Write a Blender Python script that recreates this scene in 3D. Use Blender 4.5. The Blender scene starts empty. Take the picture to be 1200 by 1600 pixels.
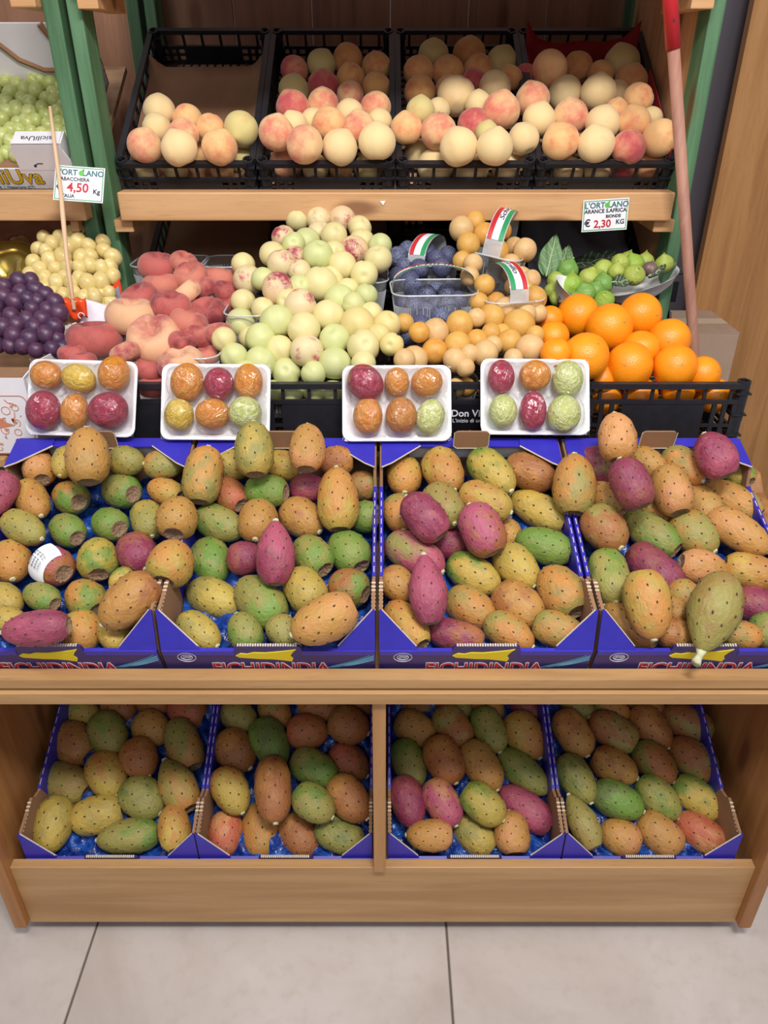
import bpy, bmesh, math, random
import numpy as np
from mathutils import Vector, Matrix

# ------------------------------------------------------------------ camera
PITCH = math.radians(30.4)
CAM = Vector((0.0, 0.0, 1.45))
FPX = 1200.0
scene = bpy.context.scene
cd = bpy.data.cameras.new('camera'); cam = bpy.data.objects.new('camera', cd)
scene.collection.objects.link(cam)
cam.location = CAM; cam.rotation_euler = (math.pi/2 - PITCH, 0, 0)
cd.sensor_fit = 'VERTICAL'; cd.sensor_height = 32.0; cd.lens = 24.0
cd.clip_start = 0.05; cd.clip_end = 50
scene.camera = cam
# ------------------------------------------------------------------ world, lights, exposure
world = bpy.data.worlds.new('world'); scene.world = world; world.use_nodes = True
bg = world.node_tree.nodes['Background']
bg.inputs[0].default_value = (0.86, 0.88, 1.0, 1); bg.inputs[1].default_value = 0.29
def area_light(name, loc, target, sx, sy, power, col=(1, 0.97, 0.93)):
    l = bpy.data.lights.new(name, 'AREA'); l.shape = 'RECTANGLE'; l.size = sx; l.size_y = sy
    l.energy = power; l.color = col
    o = bpy.data.objects.new(name, l); scene.collection.objects.link(o)
    o.location = loc
    d = Vector(target) - Vector(loc)
    o.rotation_euler = d.to_track_quat('-Z', 'Y').to_euler()
    return o
area_light('ceiling_lamp', (0.25, -0.15, 2.85), (0.1, 1.3, 0.9), 0.6, 0.3, 48)
area_light('ceiling_lamp', (-1.0, 0.25, 2.9), (-0.2, 1.3, 0.8), 1.2, 0.3, 15)
area_light('ceiling_lamp', (1.3, 0.0, 2.9), (0.3, 1.3, 0.7), 1.2, 0.3, 14)
area_light('ceiling_lamp', (0.0, -1.6, 2.6), (0.0, 1.0, 0.4), 2.0, 0.5, 14, (0.95, 0.97, 1.0))
scene.view_settings.view_transform = 'Standard'; scene.view_settings.look = 'None'
scene.view_settings.gamma = 1.0; scene.view_settings.use_curve_mapping = False
scene.view_settings.exposure = 0.0

random.seed(7); rng = np.random.RandomState(7)
COL = scene.collection
SP, CP = math.sin(PITCH), math.cos(PITCH)
RIGHT = Vector((1, 0, 0)); FWD = Vector((0, CP, -SP)); UPV = Vector((0, SP, CP))

def ray(u, v):
    return Vector(((u-600)/FPX, CP-(v-800)/FPX*SP, -SP-(v-800)/FPX*CP))
def pix_Y(u, v, Y):
    r = ray(u, v); return CAM + r*(Y/r.y)
def pix_z(u, v, z):
    r = ray(u, v); return CAM + r*((z-CAM.z)/r.z)
class Plane:
    """a sloping surface through (y0,z0), rising with Y at the given tilt"""
    def __init__(s, y0, z0, tilt, off=0.0):
        s.tilt = tilt; s.n = Vector((0, -math.sin(tilt), math.cos(tilt)))
        s.p = Vector((0, y0, z0)); s.off = off
    def t(s, u, v, h=0.0):
        r = ray(u, v); p = s.p + s.n*h
        return (p-CAM).dot(s.n)/r.dot(s.n)

# ------------------------------------------------------------------ object helpers
def lin(c):
    return tuple(((x/255)/12.92 if x/255 <= 0.04045 else ((x/255+0.055)/1.055)**2.4) for x in c)
def link(name, data, parent=None, loc=None, rot=None, scale=None):
    o = bpy.data.objects.new(name, data); COL.objects.link(o)
    if parent is not None: o.parent = parent
    if loc is not None: o.location = loc
    if rot is not None: o.rotation_euler = rot
    if scale is not None: o.scale = scale
    return o
def tag(o, label, cat, group=None, kind=None):
    o['label'] = label; o['category'] = cat
    if group: o['group'] = group
    if kind: o['kind'] = kind
    return o
def thing(name, label, cat, loc=(0, 0, 0), rot=(0, 0, 0), group=None):
    o = link(name, None, None, loc, rot); o.empty_display_size = 0.02
    return tag(o, label, cat, group)
class MB:
    def __init__(s): s.v = []; s.f = []; s.m = []
    def add(s, vs, fs, mi=0):
        b = len(s.v); s.v += [tuple(x) for x in vs]
        s.f += [tuple(i+b for i in f) for f in fs]; s.m += [mi]*len(fs)
    def box(s, x0, x1, y0, y1, z0, z1, mi=0):
        vs = [(x0,y0,z0),(x1,y0,z0),(x1,y1,z0),(x0,y1,z0),(x0,y0,z1),(x1,y0,z1),(x1,y1,z1),(x0,y1,z1)]
        s.add(vs, [(0,3,2,1),(4,5,6,7),(0,1,5,4),(1,2,6,5),(2,3,7,6),(3,0,4,7)], mi)
    def prism(s, poly, axis, a0, a1, mi=0):
        """poly of 2D points extruded along axis ('x': (y,z); 'y': (x,z); 'z': (x,y))"""
        n = len(poly)
        def P(p, a):
            return {'x': (a, p[0], p[1]), 'y': (p[0], a, p[1]), 'z': (p[0], p[1], a)}[axis]
        vs = [P(p, a0) for p in poly] + [P(p, a1) for p in poly]
        fs = [tuple(range(n)), tuple(range(2*n-1, n-1, -1))]
        fs += [(i, i+n, (i+1) % n+n, (i+1) % n) for i in range(n)]
        s.add(vs, fs, mi)
    def bar(s, p, q, r, seg=8, mi=0, r2=None, cap=True):
        p = Vector(p); q = Vector(q); d = (q-p).normalized()
        a = d.orthogonal().normalized(); b = d.cross(a); r2 = r if r2 is None else r2
        vs = [p+(a*math.cos(2*math.pi*k/seg)+b*math.sin(2*math.pi*k/seg))*r for k in range(seg)]
        vs += [q+(a*math.cos(2*math.pi*k/seg)+b*math.sin(2*math.pi*k/seg))*r2 for k in range(seg)]
        fs = [(k, (k+1) % seg, (k+1) % seg+seg, k+seg) for k in range(seg)]
        if cap: fs += [tuple(range(seg-1, -1, -1)), tuple(range(seg, 2*seg))]
        s.add(vs, fs, mi)
    def tube(s, pts, r, seg=8, mi=0):
        rr = r if isinstance(r, (list, tuple)) else [r]*len(pts)
        pts = [Vector(p) for p in pts]; vs = []; a = None
        for i, p in enumerate(pts):
            d = (pts[min(i+1, len(pts)-1)]-pts[max(i-1, 0)]).normalized()
            a = d.orthogonal().normalized() if a is None else (a-d*a.dot(d)).normalized()
            b = d.cross(a)
            vs += [p+(a*math.cos(2*math.pi*k/seg)+b*math.sin(2*math.pi*k/seg))*rr[i] for k in range(seg)]
        fs = []
        for i in range(len(pts)-1):
            fs += [(i*seg+k, i*seg+(k+1) % seg, (i+1)*seg+(k+1) % seg, (i+1)*seg+k) for k in range(seg)]
        fs += [tuple(range(seg-1, -1, -1)), tuple(range((len(pts)-1)*seg, len(pts)*seg))]
        s.add(vs, fs, mi)
    def loops(s, L, mi=0, close=False, capend=False):
        n = len(L[0]); vs = [p for l in L for p in l]; fs = []
        for i in range(len(L)-1):
            fs += [(i*n+k, i*n+(k+1) % n, (i+1)*n+(k+1) % n, (i+1)*n+k) for k in range(n)]
        if capend: fs.append(tuple(range((len(L)-1)*n, len(L)*n)))
        s.add(vs, fs, mi)
    def grid(s, fn, nu, nv, mi=0):
        vs = [fn(i/nu, j/nv) for j in range(nv+1) for i in range(nu+1)]
        fs = [(j*(nu+1)+i, j*(nu+1)+i+1, (j+1)*(nu+1)+i+1, (j+1)*(nu+1)+i) for j in range(nv) for i in range(nu)]
        s.add(vs, fs, mi)
    def mesh(s, name, mats, smooth=False):
        me = bpy.data.meshes.new(name); me.from_pydata(s.v, [], s.f)
        for m in (mats if isinstance(mats, (list, tuple)) else [mats]): me.materials.append(m)
        me.polygons.foreach_set('material_index', s.m)
        if smooth: me.polygons.foreach_set('use_smooth', [True]*len(s.f))
        me.validate(); me.update()
        return me
    def build(s, name, mats, parent=None, smooth=False, bevel=0, loc=None, rot=None, thick=0):
        o = link(name, s.mesh(name, mats, smooth), parent, loc, rot)
        if thick:
            md = o.modifiers.new('solid', 'SOLIDIFY'); md.thickness = thick; md.offset = 0
        if bevel:
            md = o.modifiers.new('bevel', 'BEVEL'); md.width = bevel; md.segments = 2; md.limit_method = 'ANGLE'
        return o
def rrect(w, d, r, z, seg=5, cx=0, cy=0):
    out = []
    for k, (sx, sy) in enumerate(((1, 1), (-1, 1), (-1, -1), (1, -1))):
        for j in range(seg+1):
            a = math.pi/2*k + math.pi/2*j/seg
            out.append((cx+sx*(w/2-r)+r*math.cos(a), cy+sy*(d/2-r)+r*math.sin(a), z))
    return out

# ------------------------------------------------------------------ materials
class NT:
    def __init__(s, name):
        s.mat = bpy.data.materials.new(name); s.mat.use_nodes = True
        s.nt = s.mat.node_tree; s.b = s.nt.nodes['Principled BSDF']; s.out = s.nt.nodes['Material Output']
    def n(s, typ, **kw):
        nd = s.nt.nodes.new(typ)
        for k, v in kw.items():
            if k.startswith('i_'):
                nd.inputs[k[2:].replace('_', ' ')].default_value = v
            else: setattr(nd, k, v)
        return nd
    def l(s, a, b): s.nt.links.new(a, b)
    def coord(s, scale=(1, 1, 1), rnd=True, out='Object'):
        tc = s.n('ShaderNodeTexCoord'); mp = s.n('ShaderNodeMapping'); mp.inputs['Scale'].default_value = scale
        s.l(tc.outputs[out], mp.inputs['Vector'])
        if rnd:
            oi = s.n('ShaderNodeObjectInfo'); m = s.n('ShaderNodeMath', operation='MULTIPLY'); m.inputs[1].default_value = 37.0
            s.l(oi.outputs['Random'], m.inputs[0]); s.l(m.outputs[0], mp.inputs['Location'])
        return mp.outputs[0]
    def noise(s, vec, scale, detail=3, rough=0.5, dist=0.0):
        nd = s.n('ShaderNodeTexNoise'); nd.inputs['Scale'].default_value = scale
        nd.inputs['Detail'].default_value = detail; nd.inputs['Roughness'].default_value = rough
        nd.inputs['Distortion'].default_value = dist
        s.l(vec, nd.inputs['Vector']); return nd.outputs[0]
    def ramp(s, fac, stops):
        nd = s.n('ShaderNodeValToRGB'); e = nd.color_ramp.elements
        while len(e) < len(stops): e.new(0.5)
        for el, (p, c) in zip(e, stops):
            el.position = p; el.color = (*c, 1) if len(c) == 3 else c
        s.l(fac, nd.inputs[0]); return nd.outputs[0]
    def mr(s, fac, a, b, c=0.0, d=1.0):
        nd = s.n('ShaderNodeMapRange'); nd.interpolation_type = 'SMOOTHSTEP'
        for i, x in enumerate((a, b, c, d)): nd.inputs[i+1].default_value = x
        s.l(fac, nd.inputs[0]); return nd.outputs[0]
    def mix(s, fac, a, b, blend='MIX'):
        nd = s.n('ShaderNodeMix', data_type='RGBA', blend_type=blend)
        for sock, x in ((nd.inputs[0], fac), (nd.inputs[6], a), (nd.inputs[7], b)):
            if isinstance(x, (int, float)): sock.default_value = x
            elif isinstance(x, tuple): sock.default_value = (*x, 1) if len(x) == 3 else x
            else: s.l(x, sock)
        return nd.outputs[2]
    def math(s, op, a, b=0.0):
        nd = s.n('ShaderNodeMath', operation=op)
        for sock, x in ((nd.inputs[0], a), (nd.inputs[1], b)):
            if isinstance(x, (int, float)): sock.default_value = x
            else: s.l(x, sock)
        return nd.outputs[0]
    def bump(s, h, strength=0.3, dist=0.001):
        nd = s.n('ShaderNodeBump'); nd.inputs['Strength'].default_value = strength; nd.inputs['Distance'].default_value = dist
        s.l(h, nd.inputs['Height']); s.l(nd.outputs[0], s.b.inputs['Normal'])
    def col(s, c):
        if isinstance(c, tuple): s.b.inputs['Base Color'].default_value = (*c, 1)
        else: s.l(c, s.b.inputs['Base Color'])
    def set(s, **kw):
        for k, v in kw.items(): s.b.inputs[k.replace('_', ' ')].default_value = v
        return s
def plain(name, c, rough=0.6, var=0.06, scale=30, bump=0.0, **kw):
    m = NT(name); c = lin(c); v = m.coord()
    n = m.noise(v, scale, 4)
    m.col(m.mix(n, tuple(x*(1-var*2) for x in c), tuple(min(1, x*(1+var*2)) for x in c)))
    m.set(Roughness=rough, **kw)
    if bump: m.bump(n, bump)
    return m.mat
def wood(name, c1, c2, axis='x', knots=True, rough=0.5, fine=1.0, bump=0.15):
    m = NT(name); st = {'x': (0.6, 9, 9), 'y': (9, 0.6, 9), 'z': (9, 9, 0.6)}[axis]
    v = m.coord(st)
    n1 = m.noise(v, 3.0, 4, 0.55, 0.6); n2 = m.noise(v, 26*fine, 3, 0.6)
    base = m.mix(m.mr(n1, 0.3, 0.72), lin(c1), lin(c2))
    dark = tuple(x*0.72 for x in lin(c2))
    c = m.mix(m.mr(n2, 0.52, 0.80, 0, 0.55), base, dark)
    if knots:
        kv = m.coord({'x': (3.2, 9, 9), 'y': (9, 3.2, 9), 'z': (9, 9, 3.2)}[axis])
        vo = m.n('ShaderNodeTexVoronoi'); vo.inputs['Scale'].default_value = 1.15; m.l(kv, vo.inputs['Vector'])
        k = m.mr(vo.outputs['Distance'], 0.09, 0.24, 1.0, 0.0)
        c = m.mix(m.math('MULTIPLY', k, 0.75), c, lin((105, 58, 34)))
    m.col(c); m.set(Roughness=rough); m.bump(n2, bump)
    return m.mat
M = {}
M['oak_x'] = wood('oak_laminate_across', (190, 148, 100), (168, 126, 80), 'x', False, 0.42, 1.6, 0.08)
M['oak_z'] = wood('oak_laminate_upright', (186, 138, 88), (168, 118, 70), 'z', False, 0.45, 1.6, 0.08)
M['oak_in'] = wood('side_board_inner', (176, 122, 72), (150, 98, 55), 'z', True, 0.4, 1.0, 0.08)
M['pine_x'] = wood('pine_rail', (214, 168, 120), (196, 146, 98), 'x', True, 0.5)
M['pine_z'] = wood('pine_upright', (214, 168, 122), (190, 142, 98), 'z', True, 0.55)
M['pine_y'] = wood('pine_board', (214, 176, 138), (196, 152, 112), 'x', True, 0.55)
M['brown_z'] = wood('brown_back_board', (172, 124, 94), (142, 100, 74), 'z', True, 0.6)
M['green_z'] = wood('green_stained_wood', (96, 136, 98), (60, 98, 64), 'z', True, 0.6, 1.0, 0.25)
M['crate'] = plain('black_crate_plastic', (34, 34, 40), 0.42, 0.2, 60)
M['card'] = plain('brown_cardboard', (150, 112, 82), 0.85, 0.08, 25, 0.1)
M['cardlt'] = plain('pale_cardboard', (176, 150, 130), 0.85, 0.06, 25, 0.1)
M['flute'] = plain('cardboard_edge', (205, 190, 168), 0.9, 0.25, 500, 0.4)
M['blue'] = plain('blue_printed_card', (52, 46, 172), 0.38, 0.10, 40, 0.03)
M['navy'] = plain('dark_blue_printed_card', (48, 36, 116), 0.4, 0.10, 20, 0.03)
M['whitecard'] = plain('white_card', (232, 228, 232), 0.6, 0.03, 30)
M['foam'] = plain('white_foam', (244, 244, 248), 0.55, 0.015, 200, 0.1)
M['ink_w'] = plain('white_ink', (235, 235, 245), 0.5, 0.02)
M['ink_r'] = plain('red_ink', (196, 38, 44), 0.5, 0.03)
M['ink_k'] = plain('black_ink', (35, 35, 55), 0.6, 0.05)
M['ink_y'] = plain('yellow_ink', (236, 214, 34), 0.5, 0.03)
M['ink_g'] = plain('green_ink', (40, 150, 90), 0.5, 0.04)
M['ink_t'] = plain('teal_ink', (60, 110, 120), 0.5, 0.04)
M['ink_c'] = plain('light_blue_ink', (110, 190, 235), 0.5, 0.03)
M['ink_o'] = plain('terracotta_ink', (206, 132, 98), 0.6, 0.04)
M['paper'] = plain('paper', (240, 242, 246), 0.7, 0.02)
M['areole'] = plain('areole_brown', (72, 54, 42), 0.9, 0.15)
M['leaf'] = None
def liner_mat():
    m = NT('blue_plastic_liner'); v = m.coord((1, 1, 1)); n = m.noise(v, 30, 4, 0.6, 1.2)
    m.col(m.mix(m.mr(n, 0.35, 0.7), lin((14, 34, 112)), lin((40, 96, 190)))); m.set(Roughness=0.22); m.bump(n, 0.9, 0.006)
    return m.mat
M['liner'] = liner_mat()
def attr(m, name):
    a = m.n('ShaderNodeAttribute', attribute_type='OBJECT', attribute_name=name); return a.outputs['Color']
def pear_mat():
    m = NT('prickly_pear_skin'); v = m.coord(); c1 = attr(m, 'c1'); c2 = attr(m, 'c2')
    tc = m.n('ShaderNodeTexCoord'); sx = m.n('ShaderNodeSeparateXYZ'); m.l(tc.outputs['Object'], sx.inputs[0])
    n = m.noise(v, 1.3, 3, 0.55); nf = m.noise(v, 7, 5, 0.6); nm = m.noise(v, 2.6, 4, 0.55, 0.5)
    g = m.math('ADD', m.math('MULTIPLY', sx.outputs['Z'], 0.42), m.math('MULTIPLY', m.math('SUBTRACT', n, 0.5), 2.6))
    f = m.mr(g, -0.25, 0.55)
    c = m.mix(f, c1, c2)
    c = m.mix(m.mr(nm, 0.46, 0.8, 0, 0.35), c, lin((150, 118, 88)))
    c = m.mix(m.mr(nf, 0.58, 0.82, 0, 0.3), c, lin((226, 205, 160)))
    c = m.mix(m.mr(nf, 0.42, 0.2, 0, 0.55), c, lin((120, 92, 58)))
    m.col(c); m.set(Roughness=0.5); m.b.inputs['Subsurface Weight'].default_value = 0.0
    m.b.inputs['Coat Weight'].default_value = 0.12; m.b.inputs['Coat Roughness'].default_value = 0.35
    m.bump(nf, 0.25, 0.12)
    return m.mat
M['pear'] = pear_mat()
def scar_mat():
    m = NT('crown_scar_brown'); v = m.coord(); n = m.noise(v, 6, 4, 0.6)
    m.col(m.mix(n, lin((136, 100, 74)), lin((204, 172, 138)))); m.set(Roughness=0.9); m.bump(n, 0.6, 0.1); return m.mat
M['scar'] = scar_mat()
M['stem'] = plain('dry_stem', (196, 196, 160), 0.8, 0.15, 6, 0.3)
def fruit_mat(name, kind):
    """kind peach: fuzzy with a blush of c2 on the -Y side; c1 is the ground colour"""
    m = NT(name); v = m.coord(); c1 = attr(m, 'c1'); c2 = attr(m, 'c2'); bl = m.n('ShaderNodeAttribute', attribute_type='OBJECT', attribute_name='bl').outputs['Fac']
    tc = m.n('ShaderNodeTexCoord'); sx = m.n('ShaderNodeSeparateXYZ'); m.l(tc.outputs['Object'], sx.inputs[0])
    n = m.noise(v, 1.4, 4, 0.6); nf = m.noise(v, 9 if kind != 'nect' else 16, 5, 0.7)
    g = m.math('ADD', m.math('MULTIPLY', sx.outputs['Y'], -0.45), m.math('MULTIPLY', m.math('SUBTRACT', n, 0.5), 2.2))
    g = m.math('ADD', g, m.math('MULTIPLY', m.math('SUBTRACT', nf, 0.5), 0.35 if kind != 'nect' else 1.3))
    g = m.math('ADD', g, bl)
    f = m.mr(g, 0.25, 1.5) if kind != 'nect' else m.mr(g, 0.55, 1.05)
    c = m.mix(f, c1, c2)
    if kind == 'plumy':
        c = m.mix(m.mr(nf, 0.5, 0.8, 0, 0.6), c, lin((224, 196, 170)))
    if kind == 'plumb':
        c = m.mix(m.mr(nf, 0.42, 0.56, 0, 0.85), lin((48, 48, 76)), c)
    m.col(c); m.set(Roughness={'peach': 0.72, 'nect': 0.5, 'plumy': 0.5, 'plumb': 0.55, 'flat': 0.7}[kind])
    if kind in ('peach', 'flat'): m.b.inputs['Sheen Weight'].default_value = 0.25
    m.bump(nf, 0.08, 0.05)
    return m.mat
for k, nme in (('peach', 'peach_skin'), ('nect', 'nectarine_skin'), ('plumy', 'yellow_plum_skin'), ('plumb', 'blue_plum_bloom'), ('flat', 'flat_peach_skin')):
    M[k] = fruit_mat(nme, k)
def orange_mat():
    m = NT('orange_peel'); v = m.coord(); n = m.noise(v, 1.0, 2)
    vo = m.n('ShaderNodeTexVoronoi'); vo.inputs['Scale'].default_value = 17; m.l(v, vo.inputs['Vector'])
    m.col(m.mix(n, lin((244, 128, 8)), lin((255, 164, 26)))); m.set(Roughness=0.36); m.bump(vo.outputs['Distance'], 0.12, 0.02); return m.mat
M['orange'] = orange_mat()
def fig_mat():
    m = NT('fig_skin'); v = m.coord(); n = m.noise(v, 1.8, 4, 0.6); c1 = attr(m, 'c1')
    m.col(m.mix(m.mr(n, 0.5, 0.8, 0, 0.5), c1, lin((190, 200, 110)))); m.set(Roughness=0.45); m.bump(n, 0.2, 0.05); return m.mat
M['fig'] = fig_mat()
def peeled_mat():
    m = NT('peeled_prickly_pear'); v = m.coord(); n = m.noise(v, 2.6, 5, 0.65, 0.6); c1 = attr(m, 'c1'); c2 = attr(m, 'c2')
    m.col(m.mix(m.mr(n, 0.34, 0.66), c1, c2)); m.set(Roughness=0.32); m.bump(n, 0.5, 0.12); return m.mat
M['peeled'] = peeled_mat()
def clear_mat(name, lo, hi, tint=(1, 1, 1), rough=0.08, bump=0.0, bscale=30, milky=0.0):
    m = NT(name); m.nt.nodes.remove(m.b)
    tr = m.n('ShaderNodeBsdfTransparent'); tr.inputs[0].default_value = (*tint, 1)
    gl = m.n('ShaderNodeBsdfGlossy'); gl.inputs['Roughness'].default_value = rough
    lw = m.n('ShaderNodeLayerWeight'); lw.inputs['Blend'].default_value = 0.35
    f = m.mr(lw.outputs['Facing'], 0.0, 1.0, lo, hi)
    mx = m.n('ShaderNodeMixShader'); m.l(f, mx.inputs[0]); m.l(tr.outputs[0], mx.inputs[1]); m.l(gl.outputs[0], mx.inputs[2])
    out = mx.outputs[0]
    if milky:
        df = m.n('ShaderNodeBsdfDiffuse'); df.inputs[0].default_value = (0.85, 0.87, 0.9, 1)
        m2 = m.n('ShaderNodeMixShader'); m2.inputs[0].default_value = milky
        m.l(out, m2.inputs[1]); m.l(df.outputs[0], m2.inputs[2]); out = m2.outputs[0]
    if bump:
        v = m.coord(); n = m.noise(v, bscale, 4, 0.6, 1.5)
        bn = m.n('ShaderNodeBump'); bn.inputs['Strength'].default_value = bump; bn.inputs['Distance'].default_value = 0.01
        m.l(n, bn.inputs['Height']); m.l(bn.outputs[0], gl.inputs['Normal'])
    m.l(out, m.out.inputs[0]); return m.mat
M['clear'] = clear_mat('clear_punnet_plastic', 0.05, 0.5, (0.96, 0.97, 0.98), 0.12, milky=0.07)
M['rim'] = clear_mat('clear_punnet_rim', 0.2, 0.7, (0.95, 0.96, 0.98), 0.15, milky=0.42)
M['film'] = clear_mat('cling_film', 0.045, 0.34, (0.99, 0.99, 1.0), 0.10, 0.55, 20, milky=0.02)
def grape_mat(name, c1, c2, rough=0.3, sss=0.3):
    m = NT(name); v = m.coord(); n = m.noise(v, 1.6, 3, 0.6); oi = m.n('ShaderNodeObjectInfo')
    c = m.mix(m.mr(n, 0.3, 0.75), lin(c1), lin(c2)); c = m.mix(m.math('MULTIPLY', oi.outputs['Random'], 0.5), c, lin(c2))
    m.col(c); m.set(Roughness=rough); m.b.inputs['Subsurface Weight'].default_value = sss; m.b.inputs['Subsurface Scale'].default_value = 0.01
    return m.mat
M['g_green'] = grape_mat('green_grape_skin', (214, 220, 150), (182, 192, 104))
M['g_yellow'] = grape_mat('yellow_grape_skin', (236, 218, 156), (222, 196, 122))
M['g_black'] = grape_mat('black_grape_skin', (52, 40, 72), (96, 56, 82), 0.4, 0.05)
M['stalk'] = plain('grape_stalk', (170, 150, 90), 0.7, 0.15)
def leaf_mat():
    m = NT('fig_leaf'); v = m.coord(); n = m.noise(v, 20, 3); oi = m.n('ShaderNodeObjectInfo')
    m.col(m.mix(n, lin((88, 122, 78)), lin((120, 154, 108)))); m.set(Roughness=0.6); m.bump(n, 0.4); return m.mat
M['leaf'] = leaf_mat(); M['leafd'] = plain('dark_fig_leaf', (44, 66, 40), 0.6, 0.15, 15, 0.2)
M['vein'] = plain('leaf_vein', (186, 200, 158), 0.6, 0.05)
def steel():
    m = NT('dark_metal'); v = m.coord((1, 1, 0.2)); n = m.noise(v, 3, 2)
    m.col(m.mix(n, lin((98, 94, 104)), lin((122, 118, 128)))); m.set(Roughness=0.38, Metallic=0.5); return m.mat
M['steel'] = steel()
def tile_mat():
    m = NT('floor_tile_stone'); v = m.coord((1, 1, 1)); n = m.noise(v, 2.2, 6, 0.62, 0.8); n2 = m.noise(v, 40, 4, 0.6)
    c = m.ramp(n, [(0.25, lin((174, 161, 152))), (0.5, lin((194, 183, 176))), (0.75, lin((206, 198, 194)))])
    c = m.mix(m.mr(n2, 0.45, 0.8, 0, 0.3), c, lin((172, 158, 146)))
    m.col(c); m.set(Roughness=0.42); m.bump(n2, 0.06); return m.mat
M['tile'] = tile_mat(); M['grout'] = plain('grout', (104, 94, 86), 0.9, 0.1, 60)
M['red'] = plain('red_plastic', (206, 40, 52), 0.35, 0.05); M['polewood'] = wood('worn_pole_wood', (176, 128, 108), (150, 100, 84), 'z', False, 0.6)
M['skewer'] = plain('skewer_wood', (222, 186, 150), 0.7, 0.08, 20)
M['film_dark'] = plain('dark_plastic_sheet', (150, 154, 170), 0.35, 0.2, 6, 0.5)
M['redpaper'] = plain('red_tissue_paper', (150, 22, 34), 0.7, 0.12, 20, 0.4)
M['orangefilm'] = plain('orange_wrapper', (238, 76, 30), 0.3, 0.08, 20, 0.3)
M['goldfilm'] = plain('gold_film', (190, 160, 70), 0.2, 0.3, 8, 0.8, Metallic=0.6)
M['tissue'] = plain('white_tissue_paper', (232, 226, 238), 0.75, 0.05, 12, 0.6)

# ------------------------------------------------------------------ lettering
def letters(body, size, mat, parent, loc, rot, name='lettering', fat=0.0, sx=1.0, extrude=0.0002, shear=0.0, align='CENTER', flipx=False):
    cu = bpy.data.curves.new('t', 'FONT'); cu.body = body; cu.size = size; cu.offset = fat
    cu.extrude = extrude; cu.align_x = align; cu.align_y = 'CENTER'; cu.shear = shear; cu.resolution_u = 3
    t = bpy.data.objects.new('t', cu); COL.objects.link(t)
    dg = bpy.context.evaluated_depsgraph_get()
    me = bpy.data.meshes.new_from_object(t.evaluated_get(dg)); bpy.data.objects.remove(t)
    me.materials.clear(); me.materials.append(mat); me.name = name
    return link(name, me, parent, loc, rot, (-sx if flipx else sx, 1, 1))

# ================================================================== the setting
fl = link('floor', None); fl['kind'] = 'structure'
gm = MB(); gm.box(-2.6, 2.6, -2.2, 2.9, -0.03, -0.004)
gm.build('grout', M['grout'], fl)
tm = MB(); tm.box(0.002, 0.678, 0.002, 0.678, -0.02, 0.0); tme = None
for i in range(-4, 4):
    for j in range(-3, 4):
        o = link('tile', tme or tm.mesh('tile', M['tile']), fl, (0.121+i*0.68, j*0.68, 0)); tme = o.data
        o.modifiers.new('b', 'BEVEL').width = 0.0015
wl = MB(); wl.box(-2.6, 2.6, 2.86, 2.9, 0, 3.0)
w = wl.build('wall_back', plain('wall_paint', (205, 200, 198), 0.8)); w['kind'] = 'structure'

def board(name, x0, x1, y0, y1, z0, z1, mat, parent, bevel=0.0015):
    cx, cy, cz = (x0+x1)/2, (y0+y1)/2, (z0+z1)/2
    m = MB(); m.box(x0-cx, x1-cx, y0-cy, y1-cy, z0-cz, z1-cz)
    o = m.build(name, mat, parent, bevel=bevel, loc=(cx, cy, cz)); return o

# neighbouring wood-veneered unit at the right, standing behind
side = thing('veneered_side_unit', 'tall oak veneered panel behind the stand at the right edge', 'panel', (1.3, 2.3, 0))
board('panel', -0.375, 0.55, 0, 0.03, 0, 2.6, wood('veneer_upright', (186, 136, 84), (160, 112, 64), 'z', False, 0.45, 1.8, 0.06), side)
metal = thing('metal_cabinet', 'dark grey metal cabinet in the gap right of the green post', 'cabinet', (0.78, 2.42, 0))
board('side_sheet', -0.12, 0.18, 0, 0.3, 0, 2.6, M['steel'], metal)
v_ = MB()
for k in range(7): v_.box(-0.1+k*0.036, -0.1+k*0.036+0.02, -0.004, 0.0, 0.80, 0.86)
v_.build('vent', M['crate'], metal)
board('trim_strip', -0.12, 0.18, -0.006, 0.0, 0.885, 0.90, plain('bright_metal', (150, 150, 160), 0.3, 0.05, 10, 0, Metallic=0.8), metal)

# ================================================================== lower display cabinet
cab = thing('display_cabinet', 'oak laminate display cabinet with two open bays standing on the tiled floor', 'display stand', (0, 0.85, 0))
XL, XR = -0.672, 0.667
def cbd(name, x0, x1, y0, y1, z0, z1, mat): return board(name, x0, x1, y0-0.85, y1-0.85, z0, z1, mat, cab)
f_ = MB()
cbd('plinth_board', XL, XR, 0.865, 0.8835, 0.038, 0.203, M['oak_x'])
cbd('recessed_foot', XL+0.02, XR-0.02, 0.95, 0.97, 0.0, 0.12, M['oak_in'])
for sx, x0, x1 in ((-1, XL-0.024, XL), (1, XR, XR+0.024)):
    m = MB(); m.prism([(0.0, 0.042), (0.86, 0.042), (0.86, 0.80), (0.40, 0.80), (0.37, 0.775), (0.0, 0.68)], 'x', x0, x1)
    o = m.build('side_panel', M['oak_in'], cab, bevel=0.003)
cbd('divider', -0.018, 0.003, 0.855, 0.895, 0.2035, 0.625, M['oak_z'])
cbd('divider_panel', -0.015, 0.0, 0.895, 1.25, 0.10, 0.64, M['oak_in'])
m = MB(); m.prism([(0.0, 0.664), (0.025, 0.664), (0.025, 0.62), (-0.004, 0.62), (-0.004, 0.640), (0.006, 0.643), (0.0, 0.648)], 'x', XL-0.024, XR+0.024)
m.build('front_rail', M['oak_x'], cab)
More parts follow.
